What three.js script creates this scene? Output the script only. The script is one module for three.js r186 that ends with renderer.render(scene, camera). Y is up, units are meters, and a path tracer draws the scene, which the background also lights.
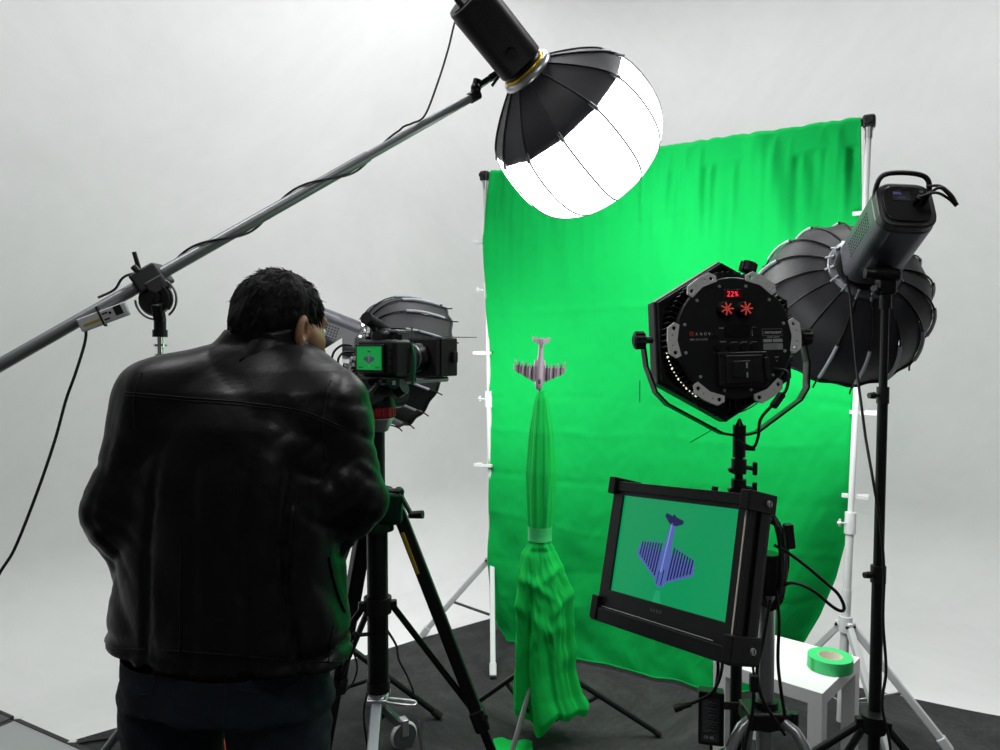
import * as THREE from 'three';
import { mergeGeometries } from 'three/addons/utils/BufferGeometryUtils.js';
import { ConvexGeometry } from 'three/addons/geometries/ConvexGeometry.js';
import { RoundedBoxGeometry } from 'three/addons/geometries/RoundedBoxGeometry.js';
import { RectAreaLightUniformsLib } from 'three/addons/lights/RectAreaLightUniformsLib.js';
import { createNoise3D } from 'simplex-noise';

// ---------------------------------------------------------------- camera, exposure, large lights
const scene = new THREE.Scene();
scene.background = new THREE.Color(0, 0, 0);
const FPX = 751, EYE = 1.65, PITCH = 2.3 * Math.PI / 180;
const camera = new THREE.PerspectiveCamera(2 * Math.atan(375 / FPX) * 180 / Math.PI, 4 / 3, 0.05, 60);
camera.position.set(0, EYE, 0);
camera.rotation.set(-PITCH, 0, 0);
camera.updateMatrixWorld(true);
const renderer = new THREE.WebGLRenderer();
renderer.toneMapping = THREE.LinearToneMapping;
renderer.toneMappingExposure = 1.0;
renderer.shadowMap.enabled = true;
RectAreaLightUniformsLib.init();
const OVERHEAD = [7.6, 4.9, 16.5, 14, 4.5], LANTERN = [6, 24], SOFTBOX = [16, 19], ROUND_LED = 6.5;   // strengths of the overhead panels and of the lamps on stands

// ---------------------------------------------------------------- helpers
const V = (x, y, z) => new THREE.Vector3(x, y, z);
let seedState = 7;
const rnd = () => { seedState = (seedState * 1664525 + 1013904223) >>> 0; return seedState / 4294967296; };
const noise3 = createNoise3D(rnd);
const clamp = (x, a = 0, b = 1) => Math.min(b, Math.max(a, x));
const mix = (a, b, t) => a + (b - a) * t;
const sstep = (a, b, x) => { const t = clamp((x - a) / (b - a)); return t * t * (3 - 2 * t); };
const FWD = V(0, -Math.sin(PITCH), -Math.cos(PITCH)), UPC = V(0, Math.cos(PITCH), -Math.sin(PITCH));
const ray = (px, py) => V((px - 500) / FPX, 0, 0).addScaledVector(UPC, -(py - 375) / FPX).add(FWD);
const P = (px, py, d) => ray(px, py).multiplyScalar(d).add(V(0, EYE, 0));           // a point at depth d
const H = (px, py, h = 0) => { const r = ray(px, py); return r.multiplyScalar((h - EYE) / r.y).add(V(0, EYE, 0)); };   // on the level h

function clean(g) {
  let o = g.index ? g.toNonIndexed() : g;
  for (const k of Object.keys(o.attributes)) if (!['position', 'normal', 'uv'].includes(k)) o.deleteAttribute(k);
  if (!o.attributes.uv) o.setAttribute('uv', new THREE.BufferAttribute(new Float32Array(o.attributes.position.count * 2), 2));
  if (!o.attributes.normal) o.computeVertexNormals();
  o.morphAttributes = {}; o.groups = [];
  return o;
}
const merge = (list) => { const l = (Array.isArray(list) ? list : [list]); return l.length === 1 ? l[0] : mergeGeometries(l.map(clean)); };
const used = {};
const numbered = (n) => { const k = used[n] = (used[n] ?? -1) + 1; return k ? n + '_' + String(k).padStart(3, '0') : n; };
function thing(name, label, category, pos, group) {
  const o = new THREE.Group(); o.name = numbered(name); o.position.copy(pos); o.userData = { label, category, kind: 'thing' };
  if (group) o.userData.group = group;
  scene.add(o); o.updateMatrixWorld(true); return o;
}
function part(name, geos, mat, parent, label) {            // geometry given in world coordinates
  const g = merge(geos); const m = new THREE.Mesh(g, mat); m.name = name; m.castShadow = m.receiveShadow = true;
  g.applyMatrix4(parent.matrixWorld.clone().invert());
  parent.add(m); m.updateMatrixWorld(true);
  if (label) m.userData.label = label;
  return m;
}
function single(name, geos, mat, label, category, group) { // a thing that is one mesh
  const g = merge(geos); g.computeBoundingBox(); const c = g.boundingBox.getCenter(V(0, 0, 0)); c.y = g.boundingBox.min.y;
  g.translate(-c.x, -c.y, -c.z);
  const m = new THREE.Mesh(g, mat); m.name = numbered(name); m.position.copy(c); m.castShadow = m.receiveShadow = true;
  m.userData = { label, category, kind: 'thing' }; if (group) m.userData.group = group;
  scene.add(m); m.updateMatrixWorld(true); return m;
}
function struct(name, geos, mat, label, category) {
  const m = new THREE.Mesh(merge(geos), mat); m.name = name; m.castShadow = m.receiveShadow = true;
  m.userData = { kind: 'structure', label, category }; scene.add(m); return m;
}
// geometry makers
const frame = (o, z, up = V(0, 1, 0)) => {                  // matrix with local +z along z, +y near up
  const zz = z.clone().normalize(), xx = up.clone().cross(zz).normalize(), yy = zz.clone().cross(xx);
  return new THREE.Matrix4().makeBasis(xx, yy, zz).setPosition(o);
};
function cyl(a, b, r1, r2 = r1, seg = 14, open = false) {
  const d = b.clone().sub(a), L = d.length();
  const g = new THREE.CylinderGeometry(r2, r1, L, seg, 1, open);
  g.applyQuaternion(new THREE.Quaternion().setFromUnitVectors(V(0, 1, 0), d.normalize()));
  g.translate((a.x + b.x) / 2, (a.y + b.y) / 2, (a.z + b.z) / 2); return g;
}
function bar(a, b, w, t, side) {                            // flat bar from a to b; w across 'side', t thick
  const d = b.clone().sub(a), L = d.length(), M = frame(a.clone().add(b).multiplyScalar(0.5), d, side);
  const g = new RoundedBoxGeometry(t, w, L, 1, Math.min(w, t) * 0.2); g.applyMatrix4(M); return g;
}
const rbox = (M, x, y, z, sx, sy, sz, r = 0.004, seg = 2) => { const g = new RoundedBoxGeometry(sx, sy, sz, seg, Math.min(r, sx / 2.01, sy / 2.01, sz / 2.01)); g.translate(x, y, z); return M ? g.applyMatrix4(M) : g; };
function tube(pts, r, seg = 8, n = 0, closed = false, tension = 0.5) {
  const c = new THREE.CatmullRomCurve3(pts, closed, 'catmullrom', tension);
  return new THREE.TubeGeometry(c, n || Math.max(8, pts.length * 6), r, seg, closed);
}
function ball(p, r, seg = 12) { const g = new THREE.SphereGeometry(r, seg, Math.max(6, seg * 0.7 | 0)); g.translate(p.x, p.y, p.z); return g; }
function lathe(M, prof, seg = 24, a0 = 0, al = Math.PI * 2) {   // profile [r, z]; axis local z
  const g = new THREE.LatheGeometry(prof.map(([r, z]) => new THREE.Vector2(Math.max(r, 1e-4), z)), seg, a0, al);
  g.rotateX(Math.PI / 2); g.applyMatrix4(M); return g;
}
function extr(M, shape, depth, bevel = 0) {
  const g = new THREE.ExtrudeGeometry(shape, { depth, bevelEnabled: bevel > 0, bevelThickness: bevel, bevelSize: bevel, bevelSegments: 2, curveSegments: 12 });
  g.applyMatrix4(M); return g;
}
const poly = (pts) => { const s = new THREE.Shape(); pts.forEach(([x, y], i) => i ? s.lineTo(x, y) : s.moveTo(x, y)); s.closePath(); return s; };
function gridGeo(nu, nv, fn) {                              // fn(u, v) -> [Vector3, u', v']
  const pos = [], uv = [], idx = [];
  for (let j = 0; j <= nv; j++) for (let i = 0; i <= nu; i++) { const [p, a, b] = fn(i / nu, j / nv); pos.push(p.x, p.y, p.z); uv.push(a ?? i / nu, b ?? j / nv); }
  for (let j = 0; j < nv; j++) for (let i = 0; i < nu; i++) { const a = j * (nu + 1) + i, b = a + 1, c = a + nu + 1, d = c + 1; idx.push(a, c, b, b, c, d); }
  const g = new THREE.BufferGeometry(); g.setAttribute('position', new THREE.Float32BufferAttribute(pos, 3)); g.setAttribute('uv', new THREE.Float32BufferAttribute(uv, 2)); g.setIndex(idx); g.computeVertexNormals(); return g;
}
function surfaceNets(f, lo, hi, c) {                        // smooth mesh of f = 0
  const n = [0, 1, 2].map((k) => Math.ceil((hi[k] - lo[k]) / c) + 1), [nx, ny, nz] = n;
  const F = new Float32Array(nx * ny * nz), id = new Int32Array(nx * ny * nz).fill(-1), pos = [], idx = [];
  for (let k = 0, q = 0; k < nz; k++) for (let j = 0; j < ny; j++) for (let i = 0; i < nx; i++) F[q++] = f(lo[0] + i * c, lo[1] + j * c, lo[2] + k * c);
  const S = [1, nx, nx * ny];
  const E = []; for (let a = 0; a < 8; a++) for (let k = 0; k < 3; k++) if (!(a >> k & 1)) E.push([a, a | 1 << k]);
  const off = [...Array(8)].map((_, a) => (a & 1) + (a >> 1 & 1) * S[1] + (a >> 2 & 1) * S[2]);
  for (let k = 0; k < nz - 1; k++) for (let j = 0; j < ny - 1; j++) for (let i = 0; i < nx - 1; i++) {
    const q = i + j * S[1] + k * S[2]; let m = 0;
    for (let a = 0; a < 8; a++) if (F[q + off[a]] < 0) m |= 1 << a;
    if (m === 0 || m === 255) continue;
    let sx = 0, sy = 0, sz = 0, t = 0;
    for (const [a, b] of E) {
      const fa = F[q + off[a]], fb = F[q + off[b]]; if ((fa < 0) === (fb < 0)) continue;
      const w = fa / (fa - fb); sx += (a & 1) + w * ((b & 1) - (a & 1)); sy += (a >> 1 & 1) + w * ((b >> 1 & 1) - (a >> 1 & 1)); sz += (a >> 2 & 1) + w * ((b >> 2 & 1) - (a >> 2 & 1)); t++;
    }
    id[q] = pos.length / 3; pos.push(lo[0] + (i + sx / t) * c, lo[1] + (j + sy / t) * c, lo[2] + (k + sz / t) * c);
  }
  for (let k = 1; k < nz - 1; k++) for (let j = 1; j < ny - 1; j++) for (let i = 1; i < nx - 1; i++) {
    const q = i + j * S[1] + k * S[2];
    for (let ax = 0; ax < 3; ax++) {
      const s0 = F[q] < 0, s1 = F[q + S[ax]] < 0; if (s0 === s1) continue;
      const u = S[(ax + 1) % 3], v = S[(ax + 2) % 3], a = id[q], b = id[q - u], d = id[q - v], e = id[q - u - v];
      if (a < 0 || b < 0 || d < 0 || e < 0) continue;
      if (s0) idx.push(a, b, e, a, e, d); else idx.push(a, e, b, a, d, e);
    }
  }
  const g = new THREE.BufferGeometry(); g.setAttribute('position', new THREE.Float32BufferAttribute(pos, 3)); g.setIndex(idx); g.computeVertexNormals();
  const uv = new Float32Array(pos.length / 3 * 2); for (let i = 0; i < pos.length / 3; i++) { uv[2 * i] = pos[3 * i] + pos[3 * i + 2] * 0.6; uv[2 * i + 1] = pos[3 * i + 1] + pos[3 * i + 2] * 0.3; }
  g.setAttribute('uv', new THREE.BufferAttribute(uv, 2)); return g;
}
const smin = (a, b, k) => { const h = Math.max(k - Math.abs(a - b), 0) / k; return Math.min(a, b) - h * h * k * 0.25; };
function cone3(p, a, b, ra, rb) {                            // distance to a tapered capsule
  const bx = b.x - a.x, by = b.y - a.y, bz = b.z - a.z, px = p[0] - a.x, py = p[1] - a.y, pz = p[2] - a.z;
  const t = clamp((px * bx + py * by + pz * bz) / (bx * bx + by * by + bz * bz || 1e-9));
  return Math.hypot(px - bx * t, py - by * t, pz - bz * t) - (ra + (rb - ra) * t);
}

// ---------------------------------------------------------------- textures
function texture(w, h, fn, srgb = false) {
  const d = new Uint8Array(w * h * 4);
  for (let y = 0; y < h; y++) for (let x = 0; x < w; x++) { const c = fn(x, y); const o = (y * w + x) * 4; d[o] = clamp(c[0], 0, 255); d[o + 1] = clamp(c[1], 0, 255); d[o + 2] = clamp(c[2], 0, 255); d[o + 3] = 255; }
  const t = new THREE.DataTexture(d, w, h); t.wrapS = t.wrapT = THREE.RepeatWrapping; t.magFilter = THREE.LinearFilter; t.minFilter = THREE.LinearMipmapLinearFilter; t.generateMipmaps = true;
  if (srgb) t.colorSpace = THREE.SRGBColorSpace; t.needsUpdate = true; return t;
}
const TAU = Math.PI * 2;
const tn = (x, y, w, f, o = 0) => {                          // noise that tiles over w
  const a = x / w * TAU, b = y / w * TAU, r = f / TAU;
  return noise3(Math.cos(a) * r + 10 * o + Math.cos(b) * r * 0.7, Math.sin(a) * r + Math.sin(b) * r * 0.9 + o, Math.cos(b) * r + Math.sin(a) * r * 0.4);
};
const grain = (s) => s * (rnd() - 0.5);
const leatherBump = texture(512, 512, (x, y) => { const v = 128 + 60 * Math.abs(tn(x, y, 512, 46)) + 50 * tn(x, y, 512, 14, 3) + grain(30); return [v, v, v]; }); leatherBump.repeat.set(4, 4);
const weaveBump = texture(256, 256, (x, y) => { const v = 128 + 55 * Math.sin(x / 256 * TAU * 64) * Math.sin(y / 256 * TAU * 64) + grain(50) + 25 * tn(x, y, 256, 12); return [v, v, v]; }); weaveBump.repeat.set(6, 6);
const carpetMap = texture(1024, 1024, (x, y) => { const s = rnd() > 0.9993 ? 70 : 0; const v = 50 + 8 * tn(x, y, 1024, 9, 1) + 6 * tn(x, y, 1024, 40, 2) + grain(26) + s; return [v * 0.99, v, v * 1.02]; }, true); carpetMap.repeat.set(0.6, 0.6);
const carpetBump = texture(512, 512, () => { const v = 128 + grain(200); return [v, v, v]; }); carpetBump.repeat.set(3, 3);
const paintMap = texture(1024, 1024, (x, y) => { const v = 226 + 2.2 * tn(x, y, 1024, 7, 1) + 1.4 * tn(x, y, 1024, 28, 2) + grain(2); return [v, v, v]; }, true); paintMap.repeat.set(0.25, 0.25);
const denimMap = texture(512, 512, (x, y) => { const v = 1 + 0.16 * Math.sin((x + y) / 512 * TAU * 90) + grain(0.35) + 0.15 * tn(x, y, 512, 9); return [19 * v, 30 * v, 42 * v]; }, true); denimMap.repeat.set(4, 4);

// ---------------------------------------------------------------- materials
const std = (c, rough = 0.5, metal = 0, o = {}) => new THREE.MeshStandardMaterial({ color: new THREE.Color(c), roughness: rough, metalness: metal, side: THREE.DoubleSide, ...o });
const phys = (c, rough, metal, o = {}) => new THREE.MeshPhysicalMaterial({ color: new THREE.Color(c), roughness: rough, metalness: metal, side: THREE.DoubleSide, ...o });
const M = {
  paint: std('#ffffff', 0.62, 0, { map: paintMap }),
  dark: std('#8f9091', 0.9), ceil: std('#c4c4c2', 0.9),
  carpet: std('#ffffff', 0.95, 0, { map: carpetMap, bumpMap: carpetBump, bumpScale: 0.003 }),
  green: phys('#089c46', 0.9, 0, { specularIntensity: 0.2, bumpMap: weaveBump, bumpScale: 0.0004 }),
  greenDrape: phys('#14b64b', 0.9, 0, { specularIntensity: 0.2, bumpMap: weaveBump, bumpScale: 0.0004 }),
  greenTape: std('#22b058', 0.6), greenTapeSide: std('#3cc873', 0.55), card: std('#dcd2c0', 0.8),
  blackMetal: std('#1a1b1d', 0.36, 0.4), blackPlastic: std('#111213', 0.42), blackMatte: std('#121213', 0.8), rubber: std('#141414', 0.7),
  cable: std('#0a0a0b', 0.5), greyMetal: std('#7f8386', 0.35, 0.85), boomTube: std('#84888a', 0.42, 0.65), alu: std('#c9ccce', 0.3, 0.9), chrome: std('#e6e6e6', 0.12, 1), bolt: std('#b9bcbe', 0.35, 0.3), paleMetal: std('#e6e6e4', 0.5),
  gunmetal: phys('#4a4b54', 0.4, 0.35, { clearcoat: 0.2 }), whiteEnamel: std('#c8cacc', 0.35), whitePlastic: std('#ced0d2', 0.4), lack: std('#ebe9ec', 0.38),
  fabric: phys('#1a1a20', 0.55, 0, { sheen: 0.15, sheenColor: new THREE.Color('#4a4a55'), sheenRoughness: 0.5 }), ribSleeve: std('#a7a9b3', 0.45), gold: std('#d6b338', 0.3, 0.7),
  leather: phys('#050606', 0.4, 0, { specularIntensity: 0.4, bumpMap: leatherBump, bumpScale: 0.0005, clearcoat: 0.1, clearcoatRoughness: 0.25 }),
  denim: std('#ffffff', 0.9, 0, { map: denimMap, bumpMap: weaveBump, bumpScale: 0.0005 }), stitch: std('#1c2530', 0.9), skin: phys('#9b6a50', 0.5, 0, { sheen: 0.1 }), hair: phys('#050404', 0.7, 0, { specularIntensity: 0.4 }), shoe: std('#141212', 0.5), lining: std('#050505', 0.9),
  model: std('#a595a2', 0.5, 0.15), modelDark: std('#4a3b4a', 0.5, 0.1),
  redRing: std('#a01a22', 0.45), yellowTag: std('#b89a2c', 0.5), labelWhite: std('#d5d6d8', 0.6), greyCard: std('#e4e6e4', 0.7), boardGrey: std('#9fa3a2', 0.35), orange: std('#d8401c', 0.6), darkGreen: std('#123c2c', 0.35, 0.5),
};

// ---------------------------------------------------------------- the studio: a white cyclorama corner, a dark room behind
const CORNER = V(0.57, 0, -6.76), DL = V(-0.743, 0, 0.669).normalize(), DR = V(0.79, 0, 0.61).normalize(), WALLH = 5.0, COVE = 0.55;
{
  struct('floor', rbox(null, 1, -0.1, -2, 18, 0.2, 13, 0.001, 1), M.paint, 'white painted studio floor running into the curved cyclorama', 'floor');
  const g = scene.getObjectByName('floor').geometry; const p = g.attributes.position, uv = g.attributes.uv; for (let i = 0; i < p.count; i++) uv.setXY(i, p.getX(i), p.getZ(i));
  const R = 1.3, prof = [];
  for (let k = 0; k <= 14; k++) { const a = k / 14 * Math.PI / 2; prof.push([COVE * (1 - Math.sin(a)), COVE * (1 - Math.cos(a))]); }
  for (let k = 1; k <= 8; k++) prof.push([0, mix(COVE, WALLH, k / 8)]);
  prof.push([-0.15, WALLH], [-0.15, 0]);
  const side = (dir, flip, len) => {
    const a = CORNER.clone().addScaledVector(DL, R), b = CORNER.clone().addScaledVector(DR, R), mid = new THREE.QuadraticBezierCurve3(a, CORNER.clone(), b);
    const path = []; for (let k = 0; k <= 12; k++) path.push(mid.getPoint(flip ? 0.5 + k / 24 : 0.5 - k / 24));
    const tans = []; for (let k = 0; k <= 12; k++) tans.push(mid.getTangent(flip ? 0.5 + k / 24 : 0.5 - k / 24).multiplyScalar(flip ? 1 : -1));
    for (let k = 1; k <= 10; k++) { path.push(path[12].clone().addScaledVector(dir, len * k / 10)); tans.push(dir.clone()); }
    const dist = [0]; for (let k = 1; k < path.length; k++) dist.push(dist[k - 1] + path[k].distanceTo(path[k - 1]));
    const plen = [0]; for (let k = 1; k < prof.length; k++) plen.push(plen[k - 1] + Math.hypot(prof[k][0] - prof[k - 1][0], prof[k][1] - prof[k - 1][1]));
    return gridGeo(path.length - 1, prof.length - 1, (u, v) => {
      const i = Math.round(u * (path.length - 1)), j = Math.round(v * (prof.length - 1)), t = tans[i];
      const inn = V(0, 1, 0).cross(t).multiplyScalar(flip ? 1 : -1); if (inn.z < 0) inn.negate();
      return [path[i].clone().addScaledVector(inn, prof[j][0]).setY(prof[j][1]), dist[i] * (flip ? 1 : -1), plen[j]];
    });
  };
  struct('wall_left', side(DL, false, 8.0), M.paint, 'white painted cyclorama wall with rounded foot behind the cameraman', 'wall');
  struct('wall_right', side(DR, true, 8.4), M.paint, 'white painted cyclorama wall with rounded foot behind the green backdrop', 'wall');
  struct('ceiling', rbox(null, 1, 5.35, -2, 18, 0.2, 13, 0.001, 1), M.ceil, 'grey studio ceiling above the frame', 'ceiling');
  struct('wall_rear', rbox(null, 1, 2.6, 4.4, 18, 5.3, 0.2, 0.001, 1), M.dark, 'dark wall at the rear of the studio', 'wall');
  struct('wall_side_left', rbox(null, -7.9, 2.6, -2, 0.2, 5.3, 13, 0.001, 1), M.dark, 'dark side wall beyond the cyclorama', 'wall');
  struct('wall_side_right', rbox(null, 9.9, 2.6, -2, 0.2, 5.3, 13, 0.001, 1), M.dark, 'dark side wall past the end of the cyclorama', 'wall');
  // black carpet
  const c = [[486, 620], [350, 660]].map(([x, y]) => H(x, y)), r = [[888, 694], [1000, 716]].map(([x, y]) => H(x, y));
  const dl = c[1].clone().sub(c[0]).normalize(), dr = r[1].clone().sub(r[0]).normalize();
  const k = H(500, 616), outline = [];
  const pl = (a, b, n, w) => { for (let i = 0; i < n; i++) { const t = i / n, q = a.clone().lerp(b, t); q.x += w * noise3(q.x * 1.7, q.z * 1.7, 2); q.z += w * noise3(q.x * 1.3, q.z * 1.9, 8); outline.push(q); } };
  const L2 = k.clone().addScaledVector(dl, 4.6), R1 = r[0], R2 = r[0].clone().addScaledVector(dr, 2.2);
  pl(L2, k, 30, 0.008); pl(k, R1, 16, 0.006); pl(R1, R2, 22, 0.02); outline.push(R2, V(R2.x, 0, 2.5), V(L2.x, 0, 2.5));
  const s = new THREE.Shape(outline.map((q) => new THREE.Vector2(q.x, -q.z)));
  const cg = new THREE.ExtrudeGeometry(s, { depth: 0.003, bevelEnabled: false }); cg.rotateX(-Math.PI / 2);
  const cm = struct('floor_carpet', cg, M.carpet, 'charcoal black carpet laid over the white studio floor', 'carpet'); cm.userData.kind = 'thing'; cm.name = 'carpet'; cm.position.y = 0.0005;
}

// soft overhead panels hung from the ceiling above the cyclorama, out of the frame
function overheadPanel(at, aim, along, w, h, power, label) {
  const t = thing('overhead_panel', label, 'lamp', at);
  const z = aim.clone().sub(at).normalize(), x = along.clone().addScaledVector(z, -along.dot(z)).normalize(), F = new THREE.Matrix4().makeBasis(x, z.clone().cross(x), z).setPosition(at);
  part('housing', [rbox(F, 0, 0, -0.07, w + 0.06, h + 0.06, 0.1, 0.01)], M.blackMetal, t);
  part('glowing_panel', rbox(F, 0, 0, -0.012, w, h, 0.012, 0.002), std('#ffffff', 0.5, 0, { emissive: new THREE.Color(1, 1, 0.98), emissiveIntensity: 2 }), t);
  part('hanger', [cyl(at.clone().add(V(0, 0.06, 0)), V(at.x, 5.26, at.z), 0.015)], M.blackMetal, t);
  const l = new THREE.RectAreaLight(new THREE.Color(0.985, 0.99, 1), power, w, h);
  t.add(l); l.position.copy(z).multiplyScalar(0.006); l.lookAt(at.clone().add(z)); t.updateMatrixWorld(true);
  // lookAt leaves the roll free: turn the light to the panel's own axes
  l.quaternion.setFromRotationMatrix(new THREE.Matrix4().makeBasis(x, x.clone().cross(z).negate().negate(), z.clone().negate())); t.updateMatrixWorld(true);
}
{
  const nL = V(DL.z, 0, -DL.x).normalize(), nR = V(-DR.z, 0, DR.x).normalize(); if (nL.z < 0) nL.negate(); if (nR.z < 0) nR.negate();
  const onL = (s, off, h) => CORNER.clone().addScaledVector(DL, s).addScaledVector(nL, off).setY(h), onR = (s, off, h) => CORNER.clone().addScaledVector(DR, s).addScaledVector(nR, off).setY(h);
  const a = onL(2.7, 1.5, 4.85); overheadPanel(a, a.clone().add(V(0, -1, 0)), DL, 1.5, 0.8, OVERHEAD[0], 'soft overhead panel above the left cyclorama wall');
  const b = onR(0.9, 1.6, 4.95); overheadPanel(b, b.clone().add(V(0, -1, 0)), DR, 1.5, 0.8, OVERHEAD[1], 'soft overhead panel above the cyclorama corner');
  const c = onR(3.6, 2.2, 4.95); overheadPanel(c, c.clone().add(V(0, -1, 0)), DR, 1.5, 0.8, OVERHEAD[2], 'soft overhead panel above the right cyclorama wall');
  const d = onL(5.2, 2.0, 4.95); overheadPanel(d, d.clone().add(V(0, -1, 0)), DL, 1.5, 0.8, OVERHEAD[3], 'soft overhead panel far along the left cyclorama wall');
  const e = V(0.9, 4.95, 1.2); overheadPanel(e, V(0.9, 2.5, -0.4), V(1, 0, 0), 1.5, 0.8, OVERHEAD[4], 'soft overhead panel in the middle of the studio');
}

// ---------------------------------------------------------------- shared equipment builders
function collar(p, r, h, mat, t, knobDir) {
  part('collar', [cyl(V(p.x, p.y - h / 2, p.z), V(p.x, p.y + h / 2, p.z), r)], mat, t);
  if (knobDir) { const k = part('knob', [cyl(p.clone().addScaledVector(knobDir, r * 0.8), p.clone().addScaledVector(knobDir, r + 0.018), 0.004), cyl(p.clone().addScaledVector(knobDir, r + 0.016), p.clone().addScaledVector(knobDir, r + 0.036), 0.011, 0.009, 8)], M.blackPlastic, t); }
}
function standLegs(t, base, hubH, feet, rLeg, mat, footMat, lowH = 0.1, flat = 0) {
  const hub = V(base.x, hubH, base.z), low = V(base.x, lowH, base.z);
  for (const f of feet) {
    const dir = f.clone().sub(base).setY(0).normalize(), a = hub.clone().addScaledVector(dir, 0.03), b = f.clone().setY(rLeg + 0.004);
    const leg = part('leg', flat ? bar(a, b, flat, rLeg * 1.6, V(0, 1, 0)) : cyl(a, b, rLeg), mat, t);
    const e = a.clone().lerp(b, 0.94);
    part('foot', [cyl(e, b.clone().addScaledVector(b.clone().sub(a).normalize(), 0.004), rLeg * 1.3)], footMat, t);
    const m = a.clone().lerp(b, 0.52);
    part('brace', flat ? bar(low.clone().addScaledVector(dir, 0.02), m, flat * 0.7, rLeg, V(0, 1, 0)) : cyl(low.clone().addScaledVector(dir, 0.02), m, rLeg * 0.72), mat, t);
  }
  part('collar', [cyl(V(base.x, hubH - 0.025, base.z), V(base.x, hubH + 0.025, base.z), 0.034), ...feet.map((f) => { const dir = f.clone().sub(base).setY(0).normalize(); return bar(hub.clone(), hub.clone().addScaledVector(dir, 0.05), 0.03, 0.024, V(0, 1, 0)); })], mat, t);
  part('lower_collar', [cyl(V(base.x, lowH - 0.015, base.z), V(base.x, lowH + 0.015, base.z), 0.027), ...feet.map((f) => { const dir = f.clone().sub(base).setY(0).normalize(); return bar(low.clone(), low.clone().addScaledVector(dir, 0.035), 0.02, 0.018, V(0, 1, 0)); })], mat, t);
}
// a deep umbrella-like softbox: gores between bent rods; local z runs from the ring to the mouth
function softbox(t, F, R, depth, r0, n) {
  const prof = (k) => [r0 + (R - r0) * Math.sin(k * Math.PI / 2) ** 0.9, depth * (0.15 * k + 0.85 * k ** 2.1)];
  for (let i = 0; i < n; i++) {
    const a0 = i / n * TAU, a1 = (i + 1) / n * TAU;
    part('fabric_panel', gridGeo(5, 10, (u, v) => { const [r, z] = prof(v), a = mix(a0, a1, u), s = 1 - 0.026 * Math.sin(u * Math.PI) + 0.006 * noise3(u * 3 + i, v * 6, 4); return [V(Math.cos(a) * r * s, Math.sin(a) * r * s, z - 0.005 * Math.sin(u * Math.PI) * v * v * v).applyMatrix4(F), a * R, v * depth]; }), M.fabric, t);
    const pt = (k, o) => { const [r, z] = prof(Math.min(k, 1)); const e = Math.max(0, k - 1) * 0.3; return V(Math.cos(a0) * (r + o + e * 0.4), Math.sin(a0) * (r + o + e * 0.4), z + e).applyMatrix4(F); };
    const rib = part('rib', tube([0, 0.15, 0.3, 0.45, 0.6, 0.75, 0.9, 1, 1.08].map((k) => pt(k, 0.006)), 0.0032, 6, 22), M.blackMetal, t);
    part('rib_sleeve', tube([0.55, 0.65, 0.75, 0.85, 0.93].map((k) => pt(k, 0.007)), 0.0062, 6, 12), M.ribSleeve, rib);
  }
  part('rim_band', tube([...Array(n * 2)].map((_, i) => { const a = i / (n * 2) * TAU; const s = i % 2 ? 0.974 : 1; return V(Math.cos(a) * R * s, Math.sin(a) * R * s, depth - (i % 2 ? 0.005 : 0)).applyMatrix4(F); }), 0.006, 6, n * 8, true), M.fabric, t);
  part('speed_ring', [lathe(F, [[r0 - 0.016, -0.012], [r0 + 0.012, -0.012], [r0 + 0.016, 0], [r0 + 0.012, 0.014], [r0 - 0.016, 0.014], [r0 - 0.016, -0.012]], 40)], M.greyMetal, t);
  part('mount_plate', lathe(F, [[0.03, -0.02], [r0 - 0.008, -0.02], [r0 - 0.008, -0.008], [0.03, -0.008]], 32), M.blackPlastic, t);
  const lugs = []; for (let i = 0; i < n; i++) { const a = i / n * TAU, c = Math.cos(a), s = Math.sin(a); lugs.push(cyl(V(c * (r0 - 0.002), s * (r0 - 0.002), -0.018).applyMatrix4(F), V(c * (r0 + 0.02), s * (r0 + 0.02), 0.004).applyMatrix4(F), 0.0055, 0.0055, 8)); }
  part('ring_lugs', lugs, M.greyMetal, t);
  part('diffuser', lathe(F, [[0, depth * 0.86], [R * 0.5, depth * 0.87], [R * 0.93, depth * 0.9]], 32), std('#f4f4f0', 0.8, 0, { emissive: new THREE.Color(1, 1, 0.98), emissiveIntensity: 2.2 }), t);
}
function areaLamp(t, at, dir, size, power, color = new THREE.Color(1, 1, 0.98)) {
  const l = new THREE.RectAreaLight(color, power, size, size); t.add(l); l.position.copy(at).sub(t.position); l.lookAt(at.clone().add(dir)); t.updateMatrixWorld(true); return l;
}
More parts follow.
